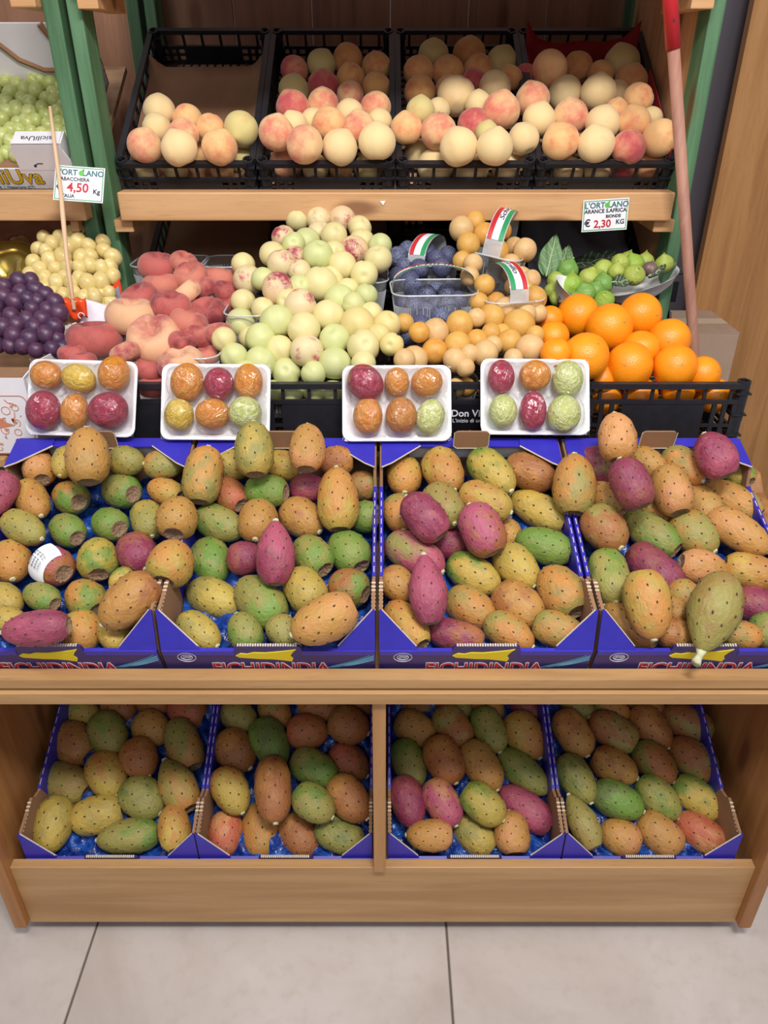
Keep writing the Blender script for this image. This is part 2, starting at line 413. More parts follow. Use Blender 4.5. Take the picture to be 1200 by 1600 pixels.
# shelves under the boxes
def slope_board(name, x0, x1, y0, z0, tilt, length, th, mat, parent, py=0.85):
    m = MB(); m.box(-(x1-x0)/2, (x1-x0)/2, 0, length, -th, 0)
    return m.build(name, mat, parent, loc=((x0+x1)/2, y0-py, z0), rot=(tilt, 0, 0))
T1, Y1, Z1 = math.radians(17), 0.886, 0.645
T2, Y2, Z2 = math.radians(24), 0.912, 0.14
slope_board('upper_shelf', XL+0.001, XR-0.001, Y1-0.004, Z1-0.002, T1, 0.41, 0.014, M['oak_x'], cab)
slope_board('lower_shelf', XL+0.001, XR-0.001, Y2-0.02, Z2-0.0125, T2, 0.42, 0.014, M['oak_x'], cab)
cbd('back_panel', XL, XR, 1.30, 1.315, 0.04, 0.78, M['oak_in'])
cbd('top_board', XL, XR, 1.283, 1.735, 0.80, 0.818, M['oak_x'])

# ================================================================== rack behind
rack = thing('fruit_rack', 'stepped wooden rack with green stained posts behind the display cabinet', 'rack', (0, 1.7, 0))
def rbd(name, x0, x1, y0, y1, z0, z1, mat, bevel=0.0015, p=None): return board(name, x0, x1, y0-1.7, y1-1.7, z0, z1, mat, p or rack, bevel)
rbd('shelf_rail', -0.552, 0.602, 1.70, 1.745, 1.161, 1.217, M['pine_x'], 0.003)
o = rbd('post', -0.604, -0.576, 1.745, 1.815, 0, 1.95, M['green_z'], 0.003)
o = rbd('post', 0.622, 0.650, 1.745, 1.815, 0, 1.95, M['green_z'], 0.003)
rbd('post', -0.604, -0.576, 2.31, 2.38, 0, 1.95, M['green_z'], 0.003)
rbd('post', 0.622, 0.650, 2.31, 2.38, 0, 1.95, M['green_z'], 0.003)
rbd('bracket', -0.574, -0.535, 1.72, 1.90, 1.135, 1.160, M['pine_x'])
rbd('bracket', 0.575, 0.618, 1.72, 1.90, 1.135, 1.160, M['pine_x'])
rbd('bracket', -0.574, -0.535, 1.72, 1.90, 1.535, 1.574, M['pine_x'])
rbd('bracket', 0.575, 0.618, 1.72, 1.90, 1.535, 1.574, M['pine_x'])
rbd('shelf_rail', -0.573, 0.62, 1.70, 1.745, 1.575, 1.63, M['pine_x'], 0.003)
rbd('side_board', 0.628, 0.640, 1.83, 2.30, 0.60, 1.90, M['pine_z'])
for k in range(6):
    rbd('back_board', -0.60+k*0.206, -0.60+k*0.206+0.203, 2.40, 2.415, 0.5, 1.95, M['brown_z'])
T3 = math.radians(31)
# tilted shelves that carry the crates
def tslope(name, y0, z0, tilt, length, n, mat, parent, x0=-0.572, x1=0.62):
    for k in range(n):
        a = k*length/n; m = MB(); m.box(x0, x1, a, a+length/n-0.004, -0.014, 0)
        m.build(name, mat, parent, loc=(0, y0-1.7, z0), rot=(tilt, 0, 0))
CY, CZ, CH = 1.826, 1.190, 0.085      # front bottom corner of the peach crates
tslope('shelf_board', CY-0.03, CZ-0.019, T3, 0.52, 4, M['pine_y'], rack)
T4 = math.radians(27); FY, FZ, FH = 1.855, 0.866, 0.12
tslope('shelf_board', FY-0.02, FZ-0.014, T4, 0.50, 3, M['brown_z'], rack)
tslope('shelf_board', 1.80, 1.585, T3, 0.50, 3, M['brown_z'], rack)
# ---- neighbouring rack at the left
nb = thing('neighbouring_rack', 'second wooden rack with a green post at the far left holding grapes', 'rack', (-0.95, 1.7, 0))
def nbd(name, x0, x1, y0, y1, z0, z1, mat): return board(name, x0+0.95, x1+0.95, y0-1.7, y1-1.7, z0, z1, mat, nb, 0.003)
nbd('post', -0.650, -0.618, 1.745, 1.815, 0, 1.95, M['green_z'])
nbd('post', -0.650, -0.618, 2.31, 2.38, 0, 1.95, M['green_z'])
nbd('shelf_rail', -1.5, -0.605+0.001-0.02, 1.70, 1.744, 1.161, 1.217, M['pine_x'])
nbd('bracket', -0.668, -0.651, 1.72, 1.9, 1.135, 1.16, M['pine_x'])
nbd('bracket', -0.70, -0.652, 1.72, 1.9, 1.537, 1.574, M['pine_x'])
nbd('shelf_rail', -1.5, -0.655, 1.70, 1.744, 1.575, 1.63, M['pine_x'])
nbd('back_board', -1.5, -0.655, 2.40, 2.415, 0.5, 1.95, M['brown_z'])
m = MB(); m.box(-0.5, 0.298, 0, 0.52, -0.014, 0); m.build('shelf_board', M['pine_y'], nb, loc=(-0.0, CY-0.03-1.7, CZ-0.019), rot=(T3, 0, 0))
m = MB(); m.box(-0.5, 0.275, 0, 0.50, -0.014, 0); m.build('shelf_board', M['brown_z'], nb, loc=(0.0, 0.09, 0.90), rot=(T4, 0, 0))
nbd('counter_board', -1.5, -0.70, 1.27, 1.80, 0.80, 0.818, M['oak_x'])

# ================================================================== black plastic crates
def crate_panel(mb, w, h, th, slots, lower, frac=0.5):
    """panel in x-z, thickness along y 0..th: rim, mid bar, ribs, lower sheet with slots near both ends"""
    mb.box(-w/2, w/2, -0.004, th+0.003, h-0.010, h)
    zs = h*frac if lower else 0.012
    mb.box(-w/2, w/2, 0, th, zs-0.005, zs+0.003)
    for k in range(slots+1):
        x = -w/2+0.02+(w-0.04)*k/slots
        mb.box(x-0.003, x+0.003, 0.0005, th-0.0005, zs+0.003, h-0.010)
    if lower:
        mb.box(-w/2, w/2, 0, th, 0, 0.010)
        mb.box(-w*0.27, w*0.27, 0.001, th-0.001, 0.010, zs-0.005)
        for sx in (-1, 1):
            for k in range(3):
                x = sx*(w*0.27+(w*0.23-0.008)*(k+1)/3)
                mb.box(x-0.004, x+0.004, 0.0005, th-0.0005, 0.010, zs-0.005)
            zc = (0.010+zs-0.005)/2
            mb.box(min(sx*w*0.27, sx*w*0.5), max(sx*w*0.27, sx*w*0.5), 0.001, th-0.001, zc-0.003, zc+0.003)
_cr = {}
def crate(label, x, y, z, tilt, w, d, h, group=None):
    t = thing('plastic_crate', label, 'crate', (x, y, z), (tilt, 0, 0), group)
    key = (w, d, h)
    if key not in _cr:
        f = MB(); crate_panel(f, w-0.03, h, 0.006, 5, True, 0.74 if h > 0.1 else 0.5)
        s = MB(); crate_panel(s, d-0.03, h if h < 0.13 else 0.066, 0.006, 9, True)
        if h >= 0.13:
            for e in (-1, 1): s.prism([(e*(d/2-0.015), 0.05), (e*(d/2-0.015), h), (e*(d/2-0.03), h), (e*(d/2-0.075), 0.064)], 'y', 0.0005, 0.0055)
        b = MB()
        for k in range(15):
            a = -w/2+0.01+(w-0.02)*k/14; b.box(a-0.002, a+0.002, 0.006, d-0.006, 0.002, 0.006)
        for k in range(21):
            a = 0.01+(d-0.02)*k/20; b.box(-w/2+0.006, w/2-0.006, a-0.002, a+0.002, 0.002, 0.006)
        c = MB(); n = 12; L = []
        for (rr, zz) in ((0.011, 0), (0.012, h+0.002), (0.0085, h+0.002), (0.0085, h-0.02)):
            L.append([(rr*math.cos(2*math.pi*k/n), rr*math.sin(2*math.pi*k/n), zz) for k in range(n)])
        c.loops(L, capend=True)
        for a in (0.25, 0.55, 0.85): c.box(-0.013, 0.013, -0.013, 0.013, h*a-0.0015, h*a+0.0015)
        _cr[key] = [q.mesh(nm, M['crate']) for q, nm in ((f, 'crate_end'), (s, 'crate_side'), (b, 'crate_base'), (c, 'crate_corner'))]
    f, s, b, c = _cr[key]
    link('front_panel', f, t, (0, 0.002, 0))
    link('rear_panel', f, t, (0, d-0.008, 0))
    link('side_panel', s, t, (-w/2+0.008, d/2, 0), (0, 0, math.pi/2))
    link('side_panel', s, t, (w/2-0.002, d/2, 0), (0, 0, math.pi/2))
    link('base_grid', b, t)
    for sx in (-1, 1):
        for yy in (0.012, d-0.012): link('corner_post', c, t, (sx*(w/2-0.013), yy, 0))
    return t
ORD = ['leftmost', 'second from left', 'third from left', 'rightmost']
PX = [-0.573+0.15+0.30*k-0.002 for k in range(4)]
PC = []
for k in range(4):
    PC.append(crate(('half empty ' if k == 0 else '')+'black plastic peach crate, '+ORD[k]+' on the upper shelf', PX[k], CY, CZ, T3, 0.296, 0.50, CH, 'peach crates on the upper shelf'))
MY, MZ, MH = 1.30, 0.818, 0.135
MX = [-0.5765+0.155+0.31*k for k in range(4)]
MC = []
for k, nm in enumerate(('flat peaches', 'nectarines', 'plums', 'oranges')):
    MC.append(crate('black plastic crate holding '+nm+', '+ORD[k]+' behind the blue boxes', MX[k], MY, MZ, 0, 0.307, 0.48, MH, 'crates behind the blue boxes'))
FX = [-0.573+0.15+0.302*k-0.002 for k in range(4)]
for k in range(4):
    crate('shaded black plastic crate under the peach shelf, '+ORD[k]+' there', FX[k]+0.0, FY, FZ, T4, 0.298, 0.42, FH, 'crates in the shade under the peach shelf')

def local(t, p):
    e = Matrix.Translation(t.location) @ t.rotation_euler.to_matrix().to_4x4(); return e @ Vector(p)
def flatsheet(name, label, cat, t, x0, x1, y0, y1, z, mat, wav=0.003, nu=16, nv=20, edge=0.0):
    m = MB(); sd = random.random()*10
    def fn(a, b):
        x = x0+(x1-x0)*a; y = y0+(y1-y0)*b
        zz = z+wav*(math.sin(x*60+sd)+math.sin(y*45+sd*2+x*20))
        if edge: zz += edge*max(0, abs(a-0.5)*2-0.8)/0.2 + edge*max(0, b-0.9)/0.1
        return (x, y, zz)
    m.grid(fn, nu, nv)
    o = m.build(name, mat, None, True, loc=t.location, rot=t.rotation_euler, thick=0.0012)
    return tag(o, label, cat)
flatsheet('cardboard_liner', 'grey brown cardboard liner in the half empty leftmost peach crate', 'cardboard', PC[0], -0.135, 0.135, 0.02, 0.40, 0.02, M['card'], 0.0006, edge=0.03)
flatsheet('tissue_paper', 'dark red tissue paper lining the rightmost peach crate', 'paper', PC[3], -0.134, 0.136, 0.25, 0.465, 0.03, M['redpaper'], 0.004, edge=0.045)
o = MB(); o.box(-0.002, 0.0, 0.02, 0.30, 0.03, CH+0.02); o = o.build('tissue_paper', M['redpaper'], None, loc=local(PC[3], (0.136, 0, 0)), rot=(T3, 0, 0)); tag(o, 'red tissue edge sticking up at the right side of rightmost peach crate', 'paper')
sh = MB()
def fn(a, b):
    x = -0.13+0.26*a; y = 0.05+0.36*b
    return (x, y, 0.075+0.02*math.sin(a*7+b*5)*math.sin(b*6)+0.03*b+0.035*max(0, b-0.5)*2+0.01*math.sin(a*17+b*9))
sh.grid(fn, 30, 34)
o = sh.build('plastic_sheet', M['film_dark'], None, True, loc=(FX[3], FY, FZ), rot=(T4, 0, 0)); tag(o, 'crumpled dark grey plastic sheet behind the figs', 'plastic sheet')
for k in (0, 1):
    m = MB(); m.box(-0.13, 0.13, 0.12, 0.40, 0.085, 0.088)
    o = m.build('cardboard_sheet', M['card'], None, loc=(FX[k], FY, FZ), rot=(T4, 0, 0)); tag(o, ('left' if k == 0 else 'right')+' cardboard sheet in the shaded crates behind the flat peaches and nectarines', 'cardboard')

# ================================================================== blue cardboard boxes
BW, BD = 0.314, 0.400
_lt = {}
def lettering(key, *a, **k):
    if key in _lt: return link(k.get('name', 'lettering'), _lt[key].data, a[3], a[4], a[5], _lt[key].scale)
    _lt[key] = letters(*a, **k); return _lt[key]
RX = (math.pi/2, 0, 0)
def blue_box(label, x, y, z, tilt, group, upper=True):
    t = thing('cardboard_fruit_box', label, 'box', (x, y, z), (tilt, 0, 0), group)
    th = 0.004; hw = BW/2; mid = 0.062 if upper else 0.062
    m = MB(); m.box(-hw, hw, 0, BD, 0, th); m.build('base', M['card'], t)
    # front wall with the low middle, tab and rising corners
    m = MB(); fr = [(-hw, 0), (hw, 0), (hw, mid), (0.05, mid), (0.048, mid+0.010), (0.044, mid+0.013), (-0.044, mid+0.013), (-0.048, mid+0.010), (-0.05, mid), (-hw, mid)]
    m.prism(fr, 'y', 0, th); w_ = m.build('front_wall', M['navy'], t)
    m = MB(); m.box(0.05, hw-0.001, -0.0008, th+0.001, mid-0.010, mid+0.0008); m.build('front_edge', M['blue'], t); m = MB(); m.box(-hw+0.001, -0.05, -0.0008, th+0.001, mid-0.010, mid+0.0008); m.build('front_edge', M['blue'], t)
    m = MB()
    for k in range(24):
        a = -0.044+0.088*k/24; m.box(a, a+0.0024, -0.0003, th+0.0003, mid+0.0128, mid+0.0137+0.0004*(k % 2))
    m.build('cut_edge', M['flute'], w_)['kind'] = 'stuff'
    # corner gussets (folded triangles leaning inwards)
    for s in (-1, 1):
        m = MB()
        a = [(s*hw, 0.0, mid-0.002), (s*(hw-0.058), 0.0, mid-0.002), (s*(hw-0.054), 0.004, mid+0.006), (s*(hw-0.004), 0.028, 0.125), (s*hw, 0.028, 0.125)]
        b = [(p[0], p[1]+0.003, p[2]-0.0015) for p in a]
        m.add(a+b, [(0, 1, 2, 3, 4), (9, 8, 7, 6, 5)]+[(i, i+5, (i+1) % 5+5, (i+1) % 5) for i in range(5)])
        g = m.build('corner_gusset', M['blue'], t)
        m = MB(); m.bar((s*(hw-0.054), 0.0055, mid+0.0055), (s*(hw-0.004), 0.0295, 0.1245), 0.0013, 6); m.build('cut_edge', M['flute'], g)
    # side walls: high brown front, low blue middle, high brown rear
    for s in (-1, 1):
        x0, x1 = (s*hw, s*(hw-0.005)) if s > 0 else (-hw, -hw+0.005)
        m = MB(); x0, x1 = min(x0, x1), max(x0, x1)
        m.prism([(0.004, 0.004), (0.4, 0.004), (0.4, 0.118), (0.33, 0.118), (0.315, 0.088), (0.115, 0.088), (0.10, 0.100), (0.095, 0.112), (0.03, 0.120), (0.004, 0.064)], 'x', x0, x1)
        sw = m.build('side_wall', M['card'], t)
        m = MB(); m.box(x0-0.0004, x1+0.0006, 0.118, 0.312, 0.03, 0.0892); m.build('blue_face', M['blue'], sw)
        m = MB()
        for k in range(9): m.box((x0+x1)/2-0.0007, (x0+x1)/2+0.0007, 0.125+k*0.02, 0.137+k*0.02, 0.0892, 0.0902)
        for k in range(8): m.box(x0-0.0006, x1+0.0006, 0.035+k*0.007, 0.038+k*0.007, 0.1135, 0.1150)
        m.build('cut_edge', M['flute'], sw)['kind'] = 'stuff'
    # rear wall: white inside, blue fold on top, brown handle flap, corner flaps
    m = MB(); m.box(-hw+0.005, hw-0.005, 0.396, 0.40, 0.004, 0.118); rw = m.build('rear_wall', M['card'], t)
    m = MB(); m.box(-0.105, 0.105, 0.3945, 0.396, 0.080, 0.114); m.build('white_strip', M['whitecard'], rw)
    m = MB(); m.box(-hw+0.006, hw-0.006, 0.378, 0.400, 0.118, 0.121); m.build('top_fold', M['blue'], rw)
    for s in (-1, 1):
        m = MB(); m.prism([(s*(hw-0.003), 0.395), (s*(hw-0.003), 0.325), (s*(hw-0.02), 0.335), (s*(hw-0.070), 0.378), (s*(hw-0.070), 0.395)], 'z', 0.1212, 0.124)
        g = m.build('corner_flap', M['blue'], rw)
        m = MB(); m.bar((s*(hw-0.003), 0.325, 0.1225), (s*(hw-0.02), 0.335, 0.1225), 0.0016, 6); m.bar((s*(hw-0.02), 0.335, 0.1225), (s*(hw-0.070), 0.378, 0.1225), 0.0016, 6)
        m.build('flap_cut_edge', M['flute'], t)
    m = MB(); L = [[(p[0], 0.372+yy, 0.142+p[1]) for p in [(q[0], q[1]) for q in rrect(0.060, 0.036, 0.008, 0)]] for yy in (0, 0.003)]
    n = len(L[0]); m.add(L[0]+L[1], [tuple(range(n)), tuple(range(2*n-1, n-1, -1))]+[(i, i+n, (i+1) % n+n, (i+1) % n) for i in range(n)])
    m.build('handle_flap', M['card'], t)
    m = MB()
    m.tube([(x_, 0.3710, z_) for x_, z_ in [(-0.030, 0.158), (-0.030, 0.128), (-0.024, 0.1235), (0.024, 0.1235), (0.030, 0.128), (0.030, 0.158)]], 0.0009, 4)
    m.build('cut_edge', M['flute'], t)
    # liner: blue moulded plastic sheet with cups
    m = MB()
    def fn(a, b):
        X = -hw+0.008+(BW-0.016)*a; Y = 0.008+0.384*b
        return (X, Y, 0.028+0.009*math.cos(X*95)*math.cos(Y*80)+0.003*math.sin(X*230+Y*90))
    m.grid(fn, 44, 54); m.build('plastic_liner', M['liner'], t, True)
    # print
    if upper:
        y_ = -0.0006
        lettering('fich_w', 'FICHIDINDIA', 0.036, M['ink_w'], w_, (0, y_, 0.0165), RX, name='lettering_outline', fat=0.0013, sx=0.84)
        lettering('fich_r', 'FICHIDINDIA', 0.036, M['ink_r'], w_, (0, y_-0.0006, 0.0165), RX, name='lettering', fat=0.0003, sx=0.84)
        sic = [(-0.040, 0.060), (-0.034, 0.064), (-0.026, 0.063), (-0.018, 0.0655), (-0.004, 0.065), (0.012, 0.067), (0.026, 0.069), (0.034, 0.071), (0.0295, 0.066), (0.026, 0.060), (0.029, 0.055), (0.027, 0.050), (0.018, 0.052), (0.004, 0.054), (-0.012, 0.0545), (-0.026, 0.056), (-0.036, 0.057)]
        m = MB(); m.prism([(p[0]*1.22, 0.050+(p[1]-0.0595)*1.55) for p in sic], 'y', y_-0.0006, 0.001); m.build('island_emblem', M['ink_y'], w_)
        m = MB()
        cx, cz = -0.122, 0.046
        for rx, rz in ((0.0135, 0.0115), (0.0085, 0.0065)):
            pts = [(cx+rx*math.cos(a*math.pi/12), y_, cz+rz*math.sin(a*math.pi/12)) for a in range(25)]
            m.tube(pts, 0.0005, 4)
        m.build('logo_ring', M['ink_w'], w_)
        lettering('it', 'ITALIA', 0.0058, M['ink_w'], w_, (cx, y_, cz+0.0088), RX, name='logo_lettering')
        lettering('jm', 'JMF', 0.0085, M['ink_w'], w_, (cx, y_, cz), RX, name='logo_lettering', shear=0.3)
        m = MB()
        for k in range(4):
            pts = []
            for j in range(13):
                s_ = j/12; X = 0.045+0.02*k+(hw-0.002-0.045-0.02*k)*s_; Z = 0.010+0.004*k+(0.045-0.009*k)*s_**1.6
                pts.append((X, y_, Z))
            for j in range(12):
                p, q = pts[j], pts[j+1]; ww = 0.0007+0.0009*(k > 0)
                m.add([(p[0], y_, p[2]-ww), (q[0], y_, q[2]-ww), (q[0], y_, q[2]+ww), (p[0], y_, p[2]+ww)], [(0, 1, 2, 3)])
        m.build('curved_stripes', M['ink_c'], w_)
    return t
for k in range(4):
    blue_box('blue cardboard box of prickly pears, '+ORD[k]+' on the upper level', -0.49+0.32*k, Y1, Z1, T1, 'blue boxes on the upper level')
LX = [-0.495, -0.1785, 0.1645, 0.4815]
for k in range(4):
    blue_box('blue cardboard box of prickly pears, '+ORD[k]+' in the lower bays', LX[k], Y2, Z2, T2, 'blue boxes in the lower bays', False)

# ================================================================== fruit placement
PAL = {'O': (194, 134, 66), 'Y': (188, 160, 72), 'G': (108, 142, 56), 'V': (152, 144, 74), 'M': (138, 50, 80), 'P': (170, 78, 102), 'B': (164, 102, 56), 'R': (190, 98, 70), 'K': (206, 144, 92), 'D': (98, 118, 56)}
CN = {'O': 'orange', 'Y': 'yellow', 'G': 'green', 'V': 'olive', 'M': 'magenta', 'P': 'pink', 'B': 'brown', 'R': 'reddish', 'K': 'peach-coloured', 'D': 'dark'}
NUM = ['', 'first', 'second', 'third', 'fourth', 'fifth', 'sixth', 'seventh', 'eighth', 'ninth', 'tenth', 'eleventh', 'twelfth']
def ordn(i, n):
    if n == 1: return 'alone'
    if i == 0: return 'leftmost'
    if i == n-1: return 'rightmost'
    return NUM[i+1]+' from left'
def sc(c, j=0.0):
    c = lin(c); f = 1+random.uniform(-j, j); return [min(1.0, x*f*(1+random.uniform(-j, j)*0.4)) for x in c]
class Item: pass
def relax(items, iters=80, spring=0.03, soft=0.93, fixed=None):
    """slide the fruits along their sight lines until neighbours only touch"""
    n = len(items); R = np.array([list(ray(i.u, i.v)) for i in items]); nr = np.linalg.norm(R, axis=1)
    t = np.array([i.t for i in items]); t0 = t.copy()
    own = []; off = []; rad = []
    for k, i in enumerate(items):
        for o_, r_ in i.balls: own.append(k); off.append(list(o_)); rad.append(r_)
    own = np.array(own); off = np.array(off); rad = np.array(rad)*soft; C0 = np.array(CAM)
    same = own[:, None] == own[None, :]; rs = rad[:, None]+rad[None, :]
    free = np.array([0.0 if getattr(i, 'fix', False) else 1.0 for i in items])
    tmin = np.array([getattr(i, 'tmin', 0.0) for i in items])
    tmax = np.array([getattr(i, 'tmax', 99.0) for i in items])
    for it in range(iters):
        c = C0+R[own]*t[own][:, None]+off
        d = c[:, None, :]-c[None, :, :]; dist = np.sqrt((d**2).sum(2))+1e-9
        pen = np.where(same, 0, np.maximum(0, rs-dist)); I, J = np.where(pen > 1e-5)
        if len(I) == 0 and it > 3: break
        mv = np.zeros(n); cnt = np.zeros(n)
        Rh = R/nr[:, None]
        for a, b in zip(I, J):
            if a >= b: continue
            ka, kb = own[a], own[b]; rr = (Rh[ka]+Rh[kb])/2
            dz = d[a, b].dot(rr); lat2 = dist[a, b]**2-dz*dz
            need = math.sqrt(max(rs[a, b]**2-lat2, 0))-abs(dz)
            sgn = 1.0 if (t0[ka]*nr[ka] > t0[kb]*nr[kb] if abs(t0[ka]*nr[ka]-t0[kb]*nr[kb]) > 0.004 else dz > 0) else -1.0
            if dz*sgn < 0: need += 2*abs(dz)
            need = min(need, 0.02)
            mv[ka] += sgn*need*0.30; mv[kb] -= sgn*need*0.30; cnt[ka] += 1; cnt[kb] += 1
        t = t+free*mv/np.maximum(cnt, 1)/nr*1.3
        t = t+free*(t0-t)*spring*(1-it/iters)
        t = np.minimum(np.maximum(t, tmin), tmax)
    for k, i in enumerate(items): i.t = t[k]; i.pos = CAM+ray(i.u, i.v)*float(t[k])

# ---- prickly pears -------------------------------------------------
def pear_meshes(kind, seed):
    rs = np.random.RandomState(seed)
    def prof(z):                       # radius at height z in [-1, 1]
        r = max(0.0, 1-abs(z)**2.25)**0.5
        if kind == 'neck':  r *= 0.56+0.44*min(1, max(0, (z+1.02)/0.95))**0.9 if z < 0 else 1
        if kind == 'egg':   r *= 1+0.10*z
        if kind == 'barrel': r = max(0.0, 1-abs(z)**2.9)**0.5*(1+0.03*z)
        return r
    ZT = 0.90; nb = 44; pts = []
    for k in range(nb):
        z = -0.86+1.68*(k+0.5)/nb; a = k*2.399963+rs.uniform(-0.12, 0.12); r = prof(z)
        pts.append((r*math.cos(a), r*math.sin(a), z))
    P = np.array(pts); lob = rs.uniform(0, 6.28); bend = rs.uniform(-0.05, 0.05)
    def surf(a, z):
        r = prof(z); x, y = r*math.cos(a), r*math.sin(a)
        # rows of soft tubercles
        d2 = ((P-np.array([x, y, z]))**2*np.array([1, 1, 1.9])).sum(1); b = np.exp(-d2/0.022).sum()
        k = 1+0.050*min(b, 1.0)-0.012+0.012*math.sin(3*a+lob)+0.02*max(0, z)*math.cos(9*a+lob)
        return (x*k+bend*(z*z-0.4), y*k, z)
    NR, NS = 26, 30; L = []
    for i in range(NR+1):
        q = -1+ (ZT+1)*(1-math.cos(math.pi*i/NR*0.86))/(1-math.cos(math.pi*0.86)); q = max(q, -0.992)
        L.append([surf(2*math.pi*k/NS, q) for k in range(NS)])
    m = MB(); m.loops(L, 0, capend=False); m.add(L[0], [tuple(range(NS-1, -1, -1))])
    for k, p in enumerate(pts):
        a = math.atan2(p[1], p[0]); s = Vector(surf(a, p[2])); nrm = Vector((p[0], p[1], p[2]*0.5)).normalized(); u = nrm.orthogonal().normalized(); w_ = nrm.cross(u)
        rr = 0.034+0.012*rs.rand()
        ring = [s-nrm*0.01+(u*math.cos(j*math.pi/3)+w_*math.sin(j*math.pi/3)*0.8)*rr*1.2 for j in range(6)]
        m.add(ring+[s+nrm*0.022], [(j, (j+1) % 6, 6) for j in range(6)], 1)
    body = m.mesh('prickly_pear_'+kind, [M['pear'], M['areole']], True)
    top = L[-1]; c = MB(); rings = []
    for f, dz in ((1.0, 0.0), (0.93, 0.012), (0.8, -0.03), (0.5, -0.085), (0.15, -0.10)):
        rings.append([(p[0]*f, p[1]*f, ZT+dz+0.006*math.sin(5*k)) for k, p in enumerate(top)])
    c.loops(rings, capend=True); crown = c.mesh('crown_scar_'+kind, M['scar'], True)
    s = MB(); rings = []
    for r_, z in ((0.17, -0.93), (0.15, -1.01), (0.11, -1.045), (0.05, -1.03)):
        rings.append([(r_*(1+0.15*math.sin(3*j))*math.cos(j*math.pi/5)+bend*0.6, r_*(1+0.15*math.cos(2*j))*math.sin(j*math.pi/5), z+0.01*math.sin(4*j)) for j in range(10)])
    s.loops(rings, capend=True); stem = s.mesh('stem_scar_'+kind, M['stem'], True)
    return body, crown, stem
PM = {k: [pear_meshes(k, 10+i*7+j) for j in range(2)] for i, k in enumerate(('egg', 'neck', 'barrel'))}

def parse_pears(txt, plane, hb, ht, where, group, xs=1.0):
    items = []; rows = [r for r in txt.strip().split('\n') if r.strip()]
    rn = {i: 'row '+str(i) for i in range(9)}
    for ri, row in enumerate(rows):
        ents = [e.split() for e in row.split(';') if e.strip()]; ents.sort(key=lambda e: float(e[0]))
        rname = 'back row' if ri == 0 else ('front row' if ri == len(rows)-1 else NUM[ri+1]+' row')
        for k, e in enumerate(ents):
            i = Item(); i.u, i.v, i.L, i.W, i.a = map(float, e[:5]); i.c = e[5]; fl_ = e[6:]
            i.top = 'T' in fl_; i.tilt = next((float(x[1:]) for x in fl_ if x[0] == 'F'), 0.0)
            i.kind = 'neck' if 'N' in fl_ else random.choice(['egg', 'barrel', 'egg']); i.hook = 'H' in fl_; i.sticker = 'S' in fl_
            h = (ht if i.top else hb); i.t = plane.t(i.u, i.v, h); i.plane = plane
            cn = CN[i.c[0]]+(' and '+CN[i.c[1]] if i.c[1] != i.c[0] else '')
            pre = 'raised ' if i.top else ('scarred ' if i.tilt > 9 else '')
            i.label = pre+cn+' prickly pear, '+ordn(k, len(ents))+' in '+rname+', '+where
            i.group = group; items.append(i)
    for i in items:
        i.W *= 1.02; i.L *= 1.02
        ta = math.radians(i.tilt); Wr = i.W; Lr = max(1.12*Wr, min(1.75*Wr if i.kind != 'neck' else 1.95*Wr, (i.L-Wr*math.sin(ta)*0.6)/math.cos(ta)))
        i.Wm = Wr; i.Lm = Lr; a = math.radians(i.a)
        # axis roughly in the slope of the tray, seen at the given picture angle
        flat = RIGHT*math.cos(a)+UPV*math.sin(a)
        n = plane.n; f2 = flat-FWD*(flat.dot(n)/FWD.dot(n)); f2.normalize()      # same picture direction, lying on the tray
        if i.tilt > 0 or i.top: f2 = (flat*0.6+f2*0.4).normalized()
        ax = (f2*math.cos(ta)-FWD*math.sin(ta)).normalized(); i.ax = ax
        # keep the apparent length: undo the foreshortening of the axis
        vis = (ax-FWD*ax.dot(FWD)).length; Lr2 = min(max(Lr, (i.L-Wr*(1-vis)*0.8)/max(vis, 0.5)), 1.9*Wr); i.Lm = Lr2 if i.tilt < 5 else Lr
        s = i.t/FPX; hl = max(0, (i.Lm-i.Wm)/2*s); r = i.Wm/2*s
        i.balls = [(ax*hl*q, r*(0.93 if q else 1.0)) for q in (-1, 0, 1)]
        yd = Vector((0, math.cos(plane.tilt), math.sin(plane.tilt))); rv = ray(i.u, i.v)
        if i.top and i.v < 745: i.tmax = min((0.366-rb-(CAM-plane.p).dot(yd)-o_.dot(yd))/rv.dot(yd) for o_, rb in i.balls)
        if not i.top: i.tmax = min((0.386-rb-(CAM-plane.p).dot(yd)-o_.dot(yd))/rv.dot(yd) for o_, rb in i.balls)
        if not i.top: i.tmin = max((0.010+rb-(CAM-plane.p).dot(yd)-o_.dot(yd))/rv.dot(yd) for o_, rb in i.balls)
    return items
